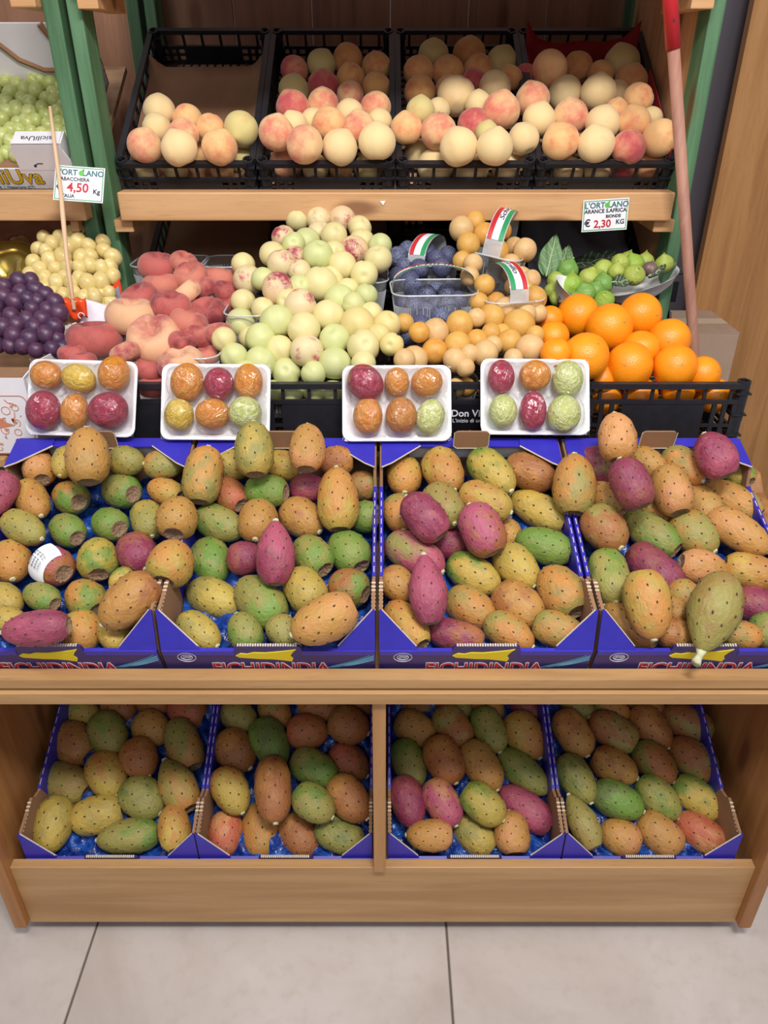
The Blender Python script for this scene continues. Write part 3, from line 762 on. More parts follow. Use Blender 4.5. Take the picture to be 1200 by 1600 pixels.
def place_pears(items, box_pos=None):
    for i in items:
        s = i.t/FPX; body, crown, stem = random.choice(PM[i.kind])
        o = link('prickly_pear', body); tag(o, i.label, 'prickly pear', i.group)
        q = i.ax.to_track_quat('Z', 'Y'); o.rotation_mode = 'QUATERNION'
        roll = random.uniform(0, 6.28); q = q @ Matrix.Rotation(roll, 3, 'Z').to_quaternion()
        o.rotation_quaternion = q; o.location = i.pos; o.scale = (i.Wm/2*s, i.Wm/2*s, i.Lm/2*s)
        ca, cb = PAL[i.c[0]], PAL[i.c[1]]
        if i.c[0] == i.c[1]: cb = tuple(p*0.62+q*0.38 for p, q in zip(ca, PAL['V' if i.c[0] not in 'MV' else 'B']))
        if i.c[0] == 'O' and i.c[1] in 'KOB': ca = tuple(p*0.8+q*0.2 for p, q in zip(ca, PAL['V']))
        o['c1'] = sc(ca, 0.08); o['c2'] = sc(cb, 0.08)
        link('crown_scar', crown, o); link('stem_scar', stem, o)
        i.obj = o
        if i.hook:
            m = MB(); m.tube([(0, 0, -0.93), (0.03, 0, -1.05), (0.08, 0.03, -1.14), (0.04, 0.04, -1.26)], [0.22, 0.13, 0.15, 0.19], 8); st = m.build('dry_stem', M['stem'], o, True)
        if i.sticker:
            qi = q.inverted(); tow = qi @ (-FWD); a0 = math.atan2(tow.y, tow.x)
            m = MB()
            def fn(a, b):
                an = a0-0.15+(a-0.5)*2.1; z = -0.30+0.95*b; r = max(0.0, 1-abs(z)**2.4)**0.5*1.08+0.02+0.12*max(0, a-0.7); return (r*math.cos(an), r*math.sin(an), z)
            m.grid(fn, 14, 8); lb = m.build('paper_label', M['paper'], o, True)
            lb['label'] = 'small white paper label with handwritten dates'
            for k, tx in enumerate(('24 MAR', '25 MAR', '26 MAR', '27 GIU')):
                z = -0.16+0.22*k; me = letters(tx, 0.24, M['ink_k'], o, (0, 0, 0), (0, 0, 0), name='handwriting', sx=1)
                for vtx in me.data.vertices:
                    an = a0-0.15+vtx.co.x*1.0; r = 1.16+vtx.co.z; zz = z-vtx.co.y*0.7
                    vtx.co = (r*math.cos(an), r*math.sin(an), zz)
U1 = '''
62 732 56 50 -60 KO; 102 722 52 40 90 YV; 137 713 93 66 -82 OO T; 198 720 57 46 170 VY; 255 727 60 46 180 VO
-3 772 76 52 65 PM T; 50 781 76 50 135 OY; 110 777 72 52 -20 OG F38; 189 767 76 54 -12 VG F34; 258 768 60 42 -20 OY
37 825 80 50 155 VY; 105 828 74 50 -28 VG F28; 172 819 66 51 -20 GG F34; 231 813 64 50 120 VY; 277 809 70 63 -90 OO T F26
17 878 68 60 120 OY; 82 883 82 60 -25 PB F28 S; 153 873 72 62 -70 YG F26; 215 865 66 60 130 MB; 267 880 82 70 -100 OY T F26
8 938 62 50 150 YV; 65 933 72 44 -20 VG F18; 134 936 68 60 -35 OG; 190 905 40 34 40 YG
13 970 60 44 170 YY; 58 982 118 56 6 PM T; 128 988 60 62 120 OY; 203 939 106 72 42 OB T; 178 986 66 50 120 YO
'''
U2 = '''
363 727 60 50 180 YV; 318 743 93 60 -95 OV T; 397 702 90 60 -85 VY T; 443 728 62 48 160 YO; 480 700 84 56 -90 OK T F6; 524 720 60 46 0 BO
360 773 62 48 -40 BR; 417 767 76 50 -5 GG F14; 482 763 60 46 180 MM; 528 781 103 64 -86 OY T; 566 760 54 48 0 BV F8
343 818 86 54 160 VG; 403 815 66 60 90 OO; 472 810 76 60 145 OB; 568 807 54 50 0 GG F28
330 877 76 62 120 GV; 383 872 54 52 180 MM; 430 865 104 61 -88 PM T N; 488 868 72 58 -45 VG; 545 862 74 62 -50 GG
335 935 92 60 160 YV; 407 940 98 68 -40 VG; 477 922 76 62 -50 YY; 545 918 76 60 -20 BG F20
310 987 80 54 150 YV; 383 988 72 52 -60 VG F8; 443 987 58 48 140 VV H; 507 968 110 72 25 OK T
'''
U3 = '''
632 745 62 55 90 OY; 693 736 78 60 115 OY; 768 737 88 58 130 YG; 828 738 82 56 160 BO; 897 758 100 66 -95 OV T
625 803 62 54 100 OV; 663 808 86 60 -50 MP T; 692 790 74 60 120 VV; 758 783 86 55 155 YO; 842 798 96 54 -30 YY
648 867 100 60 150 PV; 703 850 54 50 0 MM; 753 828 88 66 -65 PB T; 793 835 40 44 90 OO; 850 853 90 56 -18 GG
622 913 62 52 140 OB; 668 922 116 60 -85 PM T N; 740 897 90 57 150 YG; 807 885 82 60 130 YY
735 950 84 62 150 OV; 810 945 84 64 145 OB; 877 924 86 70 -60 OV
635 977 86 54 -50 OY; 712 993 94 50 -14 MB; 795 988 82 55 150 OV; 872 985 80 56 160 OV
'''
U4 = '''
964 684 80 58 -90 KO T; 932 730 66 52 120 MV; 1012 724 60 46 140 OO; 1068 728 72 52 130 OV; 1118 712 77 60 -70 MP T; 1155 740 46 42 -60 GY
948 780 66 48 -45 OO; 986 756 85 60 -70 MM T; 1027 800 50 48 120 OV; 1050 766 90 58 -80 OK T F8; 1095 787 72 52 -60 OO; 1143 783 94 56 -35 OV
945 826 78 66 120 BV; 1017 833 94 56 -40 VG; 1084 834 78 64 130 VO; 1153 831 100 56 140 OK
952 901 86 62 90 VG; 1023 889 94 60 135 MM; 1098 888 84 56 165 OK F8; 1174 894 86 56 165 OY
1012 943 108 72 95 OY T; 1070 934 56 52 120 OV; 1115 956 132 80 65 VV T N H; 1184 948 74 60 150 MM; 1055 955 40 40 90 OO
985 977 92 52 -40 OB; 1055 991 62 50 170 OB; 1155 992 68 46 170 OV; 1199 986 54 52 90 VG
'''
L1 = '''
127 1112 64 46 160 YG; 187 1105 58 48 150 BO; 240 1098 56 46 150 BB; 293 1112 66 50 -15 RB
115 1160 80 62 -30 OB; 169 1147 74 56 130 VG; 237 1138 62 53 150 OO; 287 1163 84 54 -55 VO
102 1222 88 58 -20 VV; 167 1210 74 60 130 YO; 218 1185 64 56 130 BO; 223 1247 76 62 150 VD; 277 1227 88 58 -50 VO N
83 1288 80 60 90 YY; 153 1273 84 58 10 YY; 202 1307 98 52 5 VG; 272 1293 68 50 -70 OY
'''
L2 = '''
373 1119 62 48 150 VV; 430 1112 60 44 140 OV; 500 1106 72 44 170 BO; 560 1104 50 44 20 BB
368 1173 72 60 140 BO; 422 1160 80 56 125 DG; 480 1143 66 54 180 BR; 545 1133 66 58 160 BB
360 1235 76 55 130 YO; 427 1232 92 56 100 BO; 490 1200 78 54 155 GV; 545 1192 70 58 150 BR
490 1255 72 54 150 VG; 545 1248 80 59 140 BO
352 1303 66 52 90 RK; 408 1297 82 60 95 OY; 468 1305 74 58 130 BO; 530 1305 82 54 160 VD
'''
L3 = '''
650 1108 64 44 20 BB; 710 1104 60 42 150 VO; 760 1105 56 44 150 OB; 822 1107 56 46 -20 MB
649 1139 70 52 155 OO; 708 1135 70 52 130 BV; 764 1140 70 50 115 VG; 820 1149 76 60 125 OY
639 1192 74 52 115 VG; 694 1187 74 58 120 BO; 752 1196 80 54 125 OO; 817 1206 92 50 145 VG
637 1252 76 53 110 MM; 691 1254 74 53 125 PK; 755 1256 74 54 145 YG; 822 1264 92 52 -35 PM
672 1305 74 48 0 OK; 740 1304 76 54 -35 VY; 800 1302 62 54 -85 OK
'''
L4 = '''
905 1107 58 40 150 VV; 955 1107 56 40 150 OV; 1010 1103 60 40 160 BO; 1062 1100 56 40 150 BB
895 1145 74 54 120 OB; 958 1143 78 54 -30 BV; 1016 1136 74 54 130 BO; 1074 1130 80 56 -25 BV
900 1216 76 53 120 VD; 959 1197 74 54 155 OB; 1022 1191 74 55 135 BG; 1082 1185 78 58 -40 BV
910 1284 92 46 -65 VV N; 964 1250 82 56 160 GD; 1028 1246 76 55 135 VG; 1089 1246 80 54 145 YG
969 1308 66 55 -20 OK; 1031 1303 74 57 -40 OK; 1095 1302 80 54 -35 RK
'''
PU = Plane(Y1, Z1, T1); PL = Plane(Y2, Z2, T2)
allp = []
for k, (tx, nm) in enumerate(zip((U1, U2, U3, U4), ORD)):
    allp.append(parse_pears(tx, PU, 0.064, 0.108, 'upper '+('first', 'second', 'third', 'fourth')[k]+' blue box', 'prickly pears in the upper blue boxes'))
flat_ = [i for g in allp for i in g]; relax(flat_); place_pears(flat_)
allp = []
for k, (tx, nm) in enumerate(zip((L1, L2, L3, L4), ORD)):
    allp.append(parse_pears(tx, PL, 0.066, 0.1, 'lower '+('first', 'second', 'third', 'fourth')[k]+' blue box', 'prickly pears in the lower blue boxes'))
flat_ = [i for g in allp for i in g]; relax(flat_); place_pears(flat_)

# ---- round fruit -----------------------------------------------------
def round_mesh(name, mat, tip=0.0, suture=0.0, dip=0.0, squash=1.0, seed=1, leafy=None, nr=20, ns=28, dent=0.0):
    rs = np.random.RandomState(seed); m = MB(); L = []
    for i in range(nr+1):
        a = math.pi*(0.02+0.96*i/nr); z = -math.cos(a); r = math.sin(a); ring = []
        for k in range(ns):
            b = 2*math.pi*k/ns; rr = r; zz = z*squash
            if tip and z > 0: zz += tip*math.exp(-(r/0.30)**2); 
            if dip: zz += dip*math.exp(-(r/0.26)**2)*(1 if z < 0 else 0)
            if dent: zz += -math.copysign(dent, z)*math.exp(-(r/0.42)**2)
            db = math.atan2(math.sin(b+math.pi/2), math.cos(b+math.pi/2))
            g = suture*math.exp(-(db/0.16)**2)*min(1, r*1.5)
            rr *= 1-g+0.015*math.sin(2*b+seed)+0.01*math.sin(3*b+z*2+seed)
            ring.append((rr*math.cos(b), rr*math.sin(b), zz))
        L.append(ring)
    m.loops(L, 0, capend=True); m.add(L[0], [tuple(range(ns-1, -1, -1))])
    return m.mesh(name, mat, True)
RM = {'peach': [round_mesh('peach_body', M['peach'], 0.10, 0.05, 0.16, 0.96, s) for s in (1, 2)],
      'nect': [round_mesh('nectarine_body', M['nect'], 0.02, 0.09, 0.16, 0.95, s) for s in (3, 4)],
      'plumy': [round_mesh('yellow_plum_body', M['plumy'], 0.02, 0.03, 0.08, 1.0, s, nr=14, ns=20) for s in (5, 6)],
      'plumb': [round_mesh('blue_plum_body', M['plumb'], 0.03, 0.04, 0.06, 1.12, s, nr=14, ns=20) for s in (7, 8)],
      'flat': [round_mesh('flat_peach_body', M['flat'], 0.0, 0.22, 0.0, 0.80, s, dent=0.52, nr=26) for s in (9, 10)],
      'orange': [round_mesh('orange_body', M['orange'], 0.0, 0.0, 0.05, 0.97, s, nr=24, ns=32) for s in (11, 12)],
      'fig': [round_mesh('fig_body', M['fig'], 0.26, 0.0, 0.05, 0.9, s, nr=14, ns=20) for s in (13, 14)]}
GC = 0
FC = {  # ground colour, blush colour, blush amount
 'y': ((236, 208, 152), (230, 140, 110), -0.2), 'o': ((240, 190, 128), (226, 120, 88), 0.30), 'p': ((238, 196, 140), (218, 114, 98), 0.58),
 'r': ((226, 158, 118), (194, 78, 82), 0.82), 'g': ((212, 196, 128), (220, 140, 104), -0.1), 's': ((222, 168, 100), (200, 104, 72), 0.25)}  # 's' is a darker orange, the rear rows' shade put into the colour
GROW = {'nect': 1.10, 'plumy': 1.10, 'plumb': 1.10, 'flat': 1.10, 'fig': 1.12, 'peach': 1.03}
def parse_round(txt, plane, h, kind, noun, cat, where, group, colours, rows=None, scale=1.0):
    items = []
    for rtx in txt.strip().split('\n'):
        for e in rtx.split(';'):
            e = e.split()
            if not e: continue
            i = Item(); i.u, i.v = float(e[0]), float(e[1]); i.rx = float(e[2])*scale; i.ck = e[3] if len(e) > 3 else 'y'
            i.extra = e[4:]; hh = h+next((float(x[1:])*0.01 for x in i.extra if x[0] == 'h'), 0)
            i.t = plane.t(i.u, i.v, hh); i.kind = kind; i.noun = noun; i.cat = cat; i.where = where; i.group = group; i.colours = colours; i.plane = plane
            items.append(i)
    bh = rows or max(20, 1.45*np.mean([i.rx for i in items])); v0 = min(i.v for i in items); bands = {}
    for i in items: bands.setdefault(int((i.v-v0)/bh), []).append(i)
    ks = sorted(bands)
    for n_, kx in enumerate(ks):
        b = sorted(bands[kx], key=lambda q: q.u)
        rname = ('top' if n_ == 0 else ('bottom' if n_ == len(ks)-1 else NUM[n_+1]))+' row'
        for k, i in enumerate(b): i.label = i.noun(i)+', '+ordn(k, len(b))+' in '+rname+' '+where
    for i in items:
        i.rx = max(i.rx, {'plumy': 14, 'nect': 17, 'flat': 20, 'plumb': 14}.get(kind, 0))*GROW.get(kind, 1.0); r = i.rx*i.t/FPX; i.balls = [(Vector((0, 0, 0)), r)]
        if kind == 'flat': i.balls = [(Vector((0, 0, 0)), r*0.90)]
    return items
CALYX = MB()
for j in range(5):
    a = 2*math.pi*j/5; CALYX.add([(0, 0, 0), (0.13*math.cos(a-0.4), 0.13*math.sin(a-0.4), -0.0), (0.2*math.cos(a), 0.2*math.sin(a), 0.02), (0.13*math.cos(a+0.4), 0.13*math.sin(a+0.4), 0)], [(0, 1, 2, 3)])
CALYX.bar((0, 0, -0.03), (0, 0, 0.05), 0.05, 8); CALYX = CALYX.mesh('orange_button', M['ink_g']); CALYX.materials[0] = plain('orange_button_green', (120, 130, 50), 0.7)
FSTEM = MB(); FSTEM.tube([(0, 0, 0.85), (0.02, 0, 1.12), (0.05, 0, 1.24)], [0.15, 0.10, 0.09], 8); FSTEM = FSTEM.mesh('fig_stem', plain('fig_stem_green', (140, 170, 70), 0.6))
LEAFY = MB(); LEAFY.add([(-0.35, 0, 0.98), (0, -0.09, 1.08), (0.38, 0, 1.02), (0, 0.09, 1.06)], [(0, 1, 2, 3)]); LEAFY.bar((0, 0, 0.9), (0.03, 0, 1.12), 0.05, 6); LEAFY = LEAFY.mesh('stem_leaf', M['leafd'])
def place_round(items):
    for i in items:
        r = i.rx*i.t/FPX; o = link({'peach': 'peach', 'nect': 'nectarine', 'plumy': 'yellow_plum', 'plumb': 'blue_plum', 'flat': 'flat_peach', 'orange': 'orange', 'fig': 'fig'}[i.kind], random.choice(RM[i.kind]))
        tag(o, i.label, i.cat, i.group); o.location = i.pos; o.rotation_mode = 'QUATERNION'
        if i.kind == 'flat':
            a = next((float(x[1:]) for x in i.extra if x[0] == 'a'), random.uniform(-25, 25)); f = next((float(x[1:]) for x in i.extra if x[0] == 'f'), 30.0)
            a = math.radians(a); f = math.radians(f)
            ax = (UPV*math.cos(a)-RIGHT*math.sin(a))*math.cos(f)-FWD*math.sin(f)
            up_ = (UPV-ax*UPV.dot(ax)).normalized(); x_ = (-up_).cross(ax)
            q = Matrix((x_, -up_, ax)).transposed().to_quaternion() @ Matrix.Rotation(random.uniform(-0.3, 0.3) if f > 0.95 else random.uniform(0, 6.28), 3, 'Z').to_quaternion()
        elif i.kind in ('orange',):
            ax = (-FWD+RIGHT*random.uniform(-0.7, 0.7)+UPV*random.uniform(-0.5, 0.6)).normalized(); q = ax.to_track_quat('Z', 'Y')
        else:
            ax = (UPV+RIGHT*random.uniform(-0.6, 0.6)-FWD*random.uniform(-0.2, 0.9)).normalized() if random.random() < 0.6 else (-FWD*0.7+RIGHT*random.uniform(-1, 1)-UPV*random.uniform(-0.3, 1.0)).normalized()
            if i.kind in ('nect', 'plumy') and random.random() < 0.4: ax = (FWD+RIGHT*random.uniform(-0.7, 0.7)+UPV*random.uniform(-0.9, 0.5)).normalized()
            if i.kind == 'peach' and 'U' in i.extra: ax = (UPV-FWD*0.15+RIGHT*random.uniform(-0.2, 0.2)).normalized()
            # -Y (the blushed, sutured side) turned towards the viewer
            back = (FWD-ax*FWD.dot(ax)).normalized(); x_ = back.cross(ax)
            mt = Matrix((x_, back, ax)).transposed(); q = mt.to_quaternion() @ Matrix.Rotation(random.uniform(-0.9, 0.9), 3, 'Z').to_quaternion()
        o.rotation_quaternion = q; o.scale = (r, r, r)
        if i.colours:
            c1, c2, b = i.colours[i.ck]; o['c1'] = sc(c1, 0.04); o['c2'] = sc(c2, 0.06); o['bl'] = float(b)
        if i.kind == 'orange': link('button', CALYX, o, (0, 0, 0.962), None, (0.5, 0.5, 0.6))
        if i.kind == 'fig': link('stem', FSTEM, o)
        if 'L' in i.extra: link('stem_leaf', LEAFY, o)
PN = {'y': 'pale yellow peach', 'o': 'orange-blushed peach', 'p': 'pink-blushed peach', 'r': 'deep red peach', 'g': 'greenish yellow peach', 's': 'shaded ochre peach'}
pk = lambda i: PN[i.ck]
P1 = '''226 228 26 p;280 232 27 y;343 231 27 o;245 200 22 y;287 210 23 p;329 200 21 o;377 202 26 g;249 173 24 y U;293 188 23 o
230 270 18 y;275 265 18 y;315 242 18 o;376 250 19 g;347 266 17 o'''
P2 = '''432 208 27 p;476 226 28 p;531 231 27 y;589 222 28 y;459 196 21 y;490 190 20 y;513 194 25 o;561 200 25 p;593 190 19 y
457 168 25 r;505 163 24 p U;546 177 21 y;587 168 23 p;459 141 23 g U;505 135 24 r U;547 150 21 p;588 137 22 s
460 110 21 r;502 101 22 g;548 123 22 s;543 93 23 s;588 105 22 s U
447 255 25 p;493 262 20 y;533 262 18 o;576 262 22 g'''
P3 = '''635 201 24 o;685 206 27 p L;717 230 29 y;773 230 28 y;657 174 22 g;713 150 29 y h3;740 196 25 r;783 173 28 p h1.5;747 163 20 y;685 172 18 y
656 144 24 s U;700 140 20 o;654 112 23 s U;700 113 24 s U;747 110 23 s;740 128 19 r;773 138 25 y;677 86 23 g U;733 85 25 s;784 98 24 g;797 122 18 s
653 241 22 y;680 260 27 y;737 262 27 y;790 262 22 y;818 217 24 y L;761 208 18 g'''
P4 = '''876 222 28 o;931 226 28 y;982 231 26 r;1031 216 27 o;842 187 25 y;891 183 27 p;941 193 26 y;990 192 25 o;1018 184 16 y
832 156 26 p;883 147 26 y;935 145 27 y h3;963 147 20 y;997 155 23 o;963 173 18 o
859 108 27 o h3;820 124 22 r;902 106 23 s;938 117 20 s;971 99 27 g;986 128 25 s
888 268 22 y;933 267 20 y;970 268 20 r;1017 262 24 o;822 255 22 y'''
for k, tx in enumerate((P1, P2, P3, P4)):
    pass
PPl = Plane(1.787, 1.263, T3)
allr = []
for k, tx in enumerate((P1, P2, P3, P4)):
    it = parse_round(tx, PPl, 0.0, 'peach', pk, 'peach', 'of '+ORD[k]+' peach crate', 'peaches in the upper crates', FC, rows=33)
    for i in it:
        # below the front rim: inside the crate; front rows heaped; back rows lower
        hh = -0.045 if i.v > 238 and i.rx < 26 else (-0.035 if i.v > 250 else (0.022 if i.v > 150 else -0.012))
        hh += next((float(x[1:])*0.01 for x in i.extra if x[0] == 'h'), 0)
        i.t = PPl.t(i.u, i.v, hh); i.balls = [(Vector((0, 0, 0)), i.rx*i.t/FPX)]
        if hh < -0.03:
            yd = Vector((0, math.cos(T3), math.sin(T3))); rv = ray(i.u, i.v); i.tmin = (0.010+i.rx*i.t/FPX-(CAM-Vector((0, CY, CZ))).dot(yd))/rv.dot(yd)
    allr += it
relax(allr); place_round(allr)
NF = {'y': ((220, 206, 148), (206, 130, 110), -0.45), 'g': ((202, 204, 142), (206, 150, 120), -0.6), 'p': ((222, 202, 156), (190, 84, 104), 0.2), 'r': ((226, 196, 152), (164, 56, 84), 0.4), 'o': ((220, 200, 134), (190, 150, 96), 0.0)}
NN = {'y': 'pale yellow nectarine', 'g': 'pale green nectarine', 'p': 'pink-speckled nectarine', 'r': 'red-patched nectarine', 'o': 'ochre nectarine'}
NE = '''465 343 18 y;498 343 18 p;517 333 15 g;535 342 19 r;562 356 17 y;443 371 17 r;459 382 16 g;479 378 20 g;499 364 14 p;522 368 19 y;565 377 18 y;594 383 14 g;497 399 22 g;523 395 15 y;553 392 22 r;591 405 20 y;535 415 21 y;426 398 19 y;440 413 21 p;468 424 16 p;461 402 13 r;569 429 20 y;380 413 17 y;388 438 22 p;411 436 14 g;435 452 24 r;468 448 14 g;500 445 26 y;518 436 18 y
469 478 24 p;530 468 22 g;411 483 16 y;433 503 25 g;513 493 23 y;475 514 24 y;558 506 25 o;377 505 22 g;391 528 17 y;407 529 22 g;523 531 23 g;479 548 24 p;437 546 21 y;568 541 24 y;592 524 18 o;523 568 24 g;407 566 23 g;350 530 18 y;366 557 20 g;448 582 21 g;490 583 18 g;568 568 18 y;605 507 20 o;612 538 16 o;384 582 18 g;450 470 16 y
380 471 18 y;543 453 17 y;572 462 15 g;552 475 14 g;580 490 12 y;428 612 17 g;456 614 17 g;492 612 16 g;520 612 16 g'''
NPl = Plane(1.345, 0.985, math.radians(30))
nect = parse_round(NE, NPl, 0.0, 'nect', lambda i: NN[i.ck], 'nectarine', 'of the nectarine heap', 'nectarines in the middle heap', NF, rows=24)
FPc = {'f': ((186, 92, 84), (118, 28, 44), 0.72), 'l': ((228, 176, 134), (164, 58, 70), 0.62), 'm': ((200, 118, 98), (146, 44, 58), 0.68)}
FNm = {'f': 'deep red flat peach', 'l': 'pale pink flat peach', 'm': 'rosy flat peach'}
FP = '''247 417 29 f f32 a-8;252 448 28 m f22 a4;218 466 28 f f38 a25;267 478 29 f f35 a-8;206 494 37 l f30 a-4;147 531 39 f f24 a0;242 530 40 l f66 a5;295 504 28 m f20 a-20;292 458 22 l f20 a40;298 432 25 m f60 a20;287 410 18 m f40;315 450 20 m f40;323 490 28 f f50 a10;345 436 25 m f20 a-10;350 480 18 f f30;315 524 27 m f20 a-10;341 520 18 m f30;195 552 22 l f10 a30;233 577 24 f f20 a-10;283 569 33 l f40 a10;113 553 20 f f20 a0;130 565 18 f f20 a5;284 534 16 f f30;322 556 18 m f30;352 455 14 f f30;240 605 22 f f20 a0;300 610 20 f f20 a0'''
FPl = Plane(1.345, 0.985, math.radians(25))
flatp = parse_round(FP, FPl, 0.0, 'flat', lambda i: FNm[i.ck], 'flat peach', 'of the flat peach heap', 'flat peaches in the left crate', FPc, rows=34)
YC = {'y': ((212, 164, 80), (198, 126, 44), 0.2), 'o': ((216, 160, 70), (202, 122, 34), 0.3), 'k': ((214, 176, 120), (196, 134, 66), 0.1)}
YN = {'y': 'golden yellow plum', 'o': 'deep amber plum', 'k': 'pale dusty plum'}
YP = '''742 347 15 y;721 358 18 k;732 382 17 y;758 367 17 o;784 360 13 o;778 392 16 y;803 386 13 k;820 391 17 k;798 412 12 k;739 412 13 k;722 408 11 y;757 445 15 y;734 432 11 k;748 472 12 y;800 426 12 k;815 432 11 k;830 437 14 k;803 448 14 k;818 452 11 y;775 474 16 y;835 467 18 y;805 474 12 k
655 519 15 o;680 519 20 k;718 507 20 y;679 549 19 o;715 538 19 y;745 532 16 o;647 562 20 k;710 562 17 k;727 574 12 k;744 497 12 k;768 495 19 y;788 483 17 k;767 520 13 y;785 521 9 y;811 508 23 y;822 490 15 k;796 534 18 y;758 552 19 k;828 545 21 k;836 524 13 y;733 553 11 k;632 505 6 y;840 490 12 k;770 540 9 k
712 606 9 k;760 604 9 k;790 600 9 k;632 562 16 k;728 605 9 y;802 560 10 k'''
YPl = Plane(1.345, 0.975, math.radians(30))
yel = parse_round(YP, YPl, 0.0, 'plumy', lambda i: YN[i.ck], 'plum', 'of the yellow plums', 'yellow plums in and around the punnets', YC, rows=24)
BC = {'b': ((122, 130, 162), (100, 106, 146), 0.0), 'd': ((96, 102, 136), (80, 84, 118), 0.0)}
BPt = '''622 402 15 b;637 394 14 b;652 404 14 b;668 396 13 d;681 406 11 d;700 402 11 d;632 418 14 b;655 420 13 d;690 418 11 d;622 432 13 d;640 440 13 d
648 455 15 b;666 462 13 b;681 456 14 b;700 458 15 b;648 480 15 b;665 488 14 b;681 478 13 d;700 482 16 b;690 498 14 b;632 478 12 d;636 500 12 d;656 507 13 d;640 525 13 d;715 472 11 d;662 498 12 d'''
BPl = Plane(1.50, 1.02, math.radians(30))
blu = parse_round(BPt, BPl, 0.0, 'plumb', lambda i: {'b': 'bloomy blue plum', 'd': 'dark blue plum'}[i.ck], 'plum', 'of the blue plums', 'blue plums in the punnets', BC, rows=26)
OP = '''903 493 33 y;952 512 37 y;1000 493 34 y;915 557 37 y;983 572 37 y;1045 533 34 y;1055 573 34 y;1000 547 30 y;858 500 22 y;865 527 25 y;868 552 24 y;1098 585 28 y;945 622 26 y;1000 618 28 y;1060 610 26 y;1115 618 27 y;940 592 24 y'''
OPl = Plane(1.33, 0.985, math.radians(14))
ora = parse_round(OP, OPl, 0.0, 'orange', lambda i: 'ripe orange', 'orange', 'of the orange heap', 'oranges in the right crate', None, rows=34)
for i in ora:
    if i.v > 584: i.t = 1.356/ray(i.u, i.v).y; i.balls = [(Vector((0, 0, 0)), i.rx*i.t/FPX)]; i.fix = True
FG = {'g': ((148, 178, 66), 0, 0), 'v': ((172, 186, 84), 0, 0), 'p': ((120, 92, 96), 0, 0), 'd': ((116, 160, 76), 0, 0)}
FGN = {'g': 'green fig', 'v': 'yellow-green fig', 'p': 'purple-brown fig', 'd': 'bright green fig'}
FI = '''887 422 15 d;868 439 13 v;892 446 17 g;863 455 12 v;920 435 15 v;942 444 15 d;915 458 14 d;930 454 13 d;944 469 14 g;942 421 14 v;870 466 11 v;884 470 12 p;898 468 11 d'''
FI2 = '''969 411 13 v;963 424 12 v;980 405 11 v;990 413 15 g;991 430 15 v;1008 408 12 v;1015 421 11 p;1038 412 13 v'''
GPl = Plane(1.62, 1.03, math.radians(27)); GPl2 = Plane(1.66, 1.06, math.radians(20))
figs = parse_round(FI, GPl, 0.0, 'fig', lambda i: FGN[i.ck], 'fig', 'of the left fig tray', 'figs in the two foam trays', FG, rows=18)
figs += parse_round(FI2, GPl2, 0.0, 'fig', lambda i: FGN[i.ck], 'fig', 'of the right fig tray', 'figs in the two foam trays', FG, rows=14)
for g in figs:
    c = g.colours[g.ck]
mid_all = nect+flatp+yel+blu+ora+figs
for i in mid_all:
    if i.v > 560: i.tmin = (MY+0.014+i.balls[0][1])/ray(i.u, i.v).y
relax(mid_all, 90)
for i in figs: i.colours = {k: (v[0], v[0], 0) for k, v in FG.items()}
place_round(mid_all)

# ================================================================== foam trays of peeled prickly pears
PE = {'O': ((218, 124, 8), (226, 154, 50), 'orange'), 'Y': ((222, 176, 20), (226, 194, 80), 'yellow'), 'M': ((150, 8, 48), (184, 40, 78), 'magenta'), 'G': ((196, 206, 108), (220, 222, 156), 'pale green'), 'B': ((194, 112, 18), (214, 144, 48), 'brownish orange')}
TR = [(128, 622, 1.6, '72 586 24 22 O 0;123 591 27 22 Y -20;178 584 24 28 O 80;68 641 26 31 M 90;117 643 22 28 O 90;169 641 31 28 M 20'),
      (337, 628, 0.4, '292 597 26 30 O 80;342 600 23 26 M 90;388 596 22 28 O 90;280 648 23 26 Y 90;332 647 27 25 O 10;383 645 26 26 G 60'),
      (620, 630, -0.3, '571 598 27 31 M 130;620 597 20 23 O 90;667 597 25 23 O 10;575 650 23 30 O 90;627 649 25 29 B 90;672 651 22 28 G 70'),
      (836, 620, 0.4, '783 589 21 27 M 90;836 587 25 24 O 10;887 592 24 29 G 90;786 642 22 26 G 90;833 642 21 31 M 90;881 647 26 30 G 80')]
TILT = math.atan2(0.110, 0.074); ty0, tz0 = 1.215, 0.889
def egg_mesh(seed):
    return round_mesh('peeled_pear_body', M['peeled'], 0.0, 0.0, 0.03, 1.0, seed, nr=16, ns=22)
EGG = [egg_mesh(s) for s in (21, 22)]
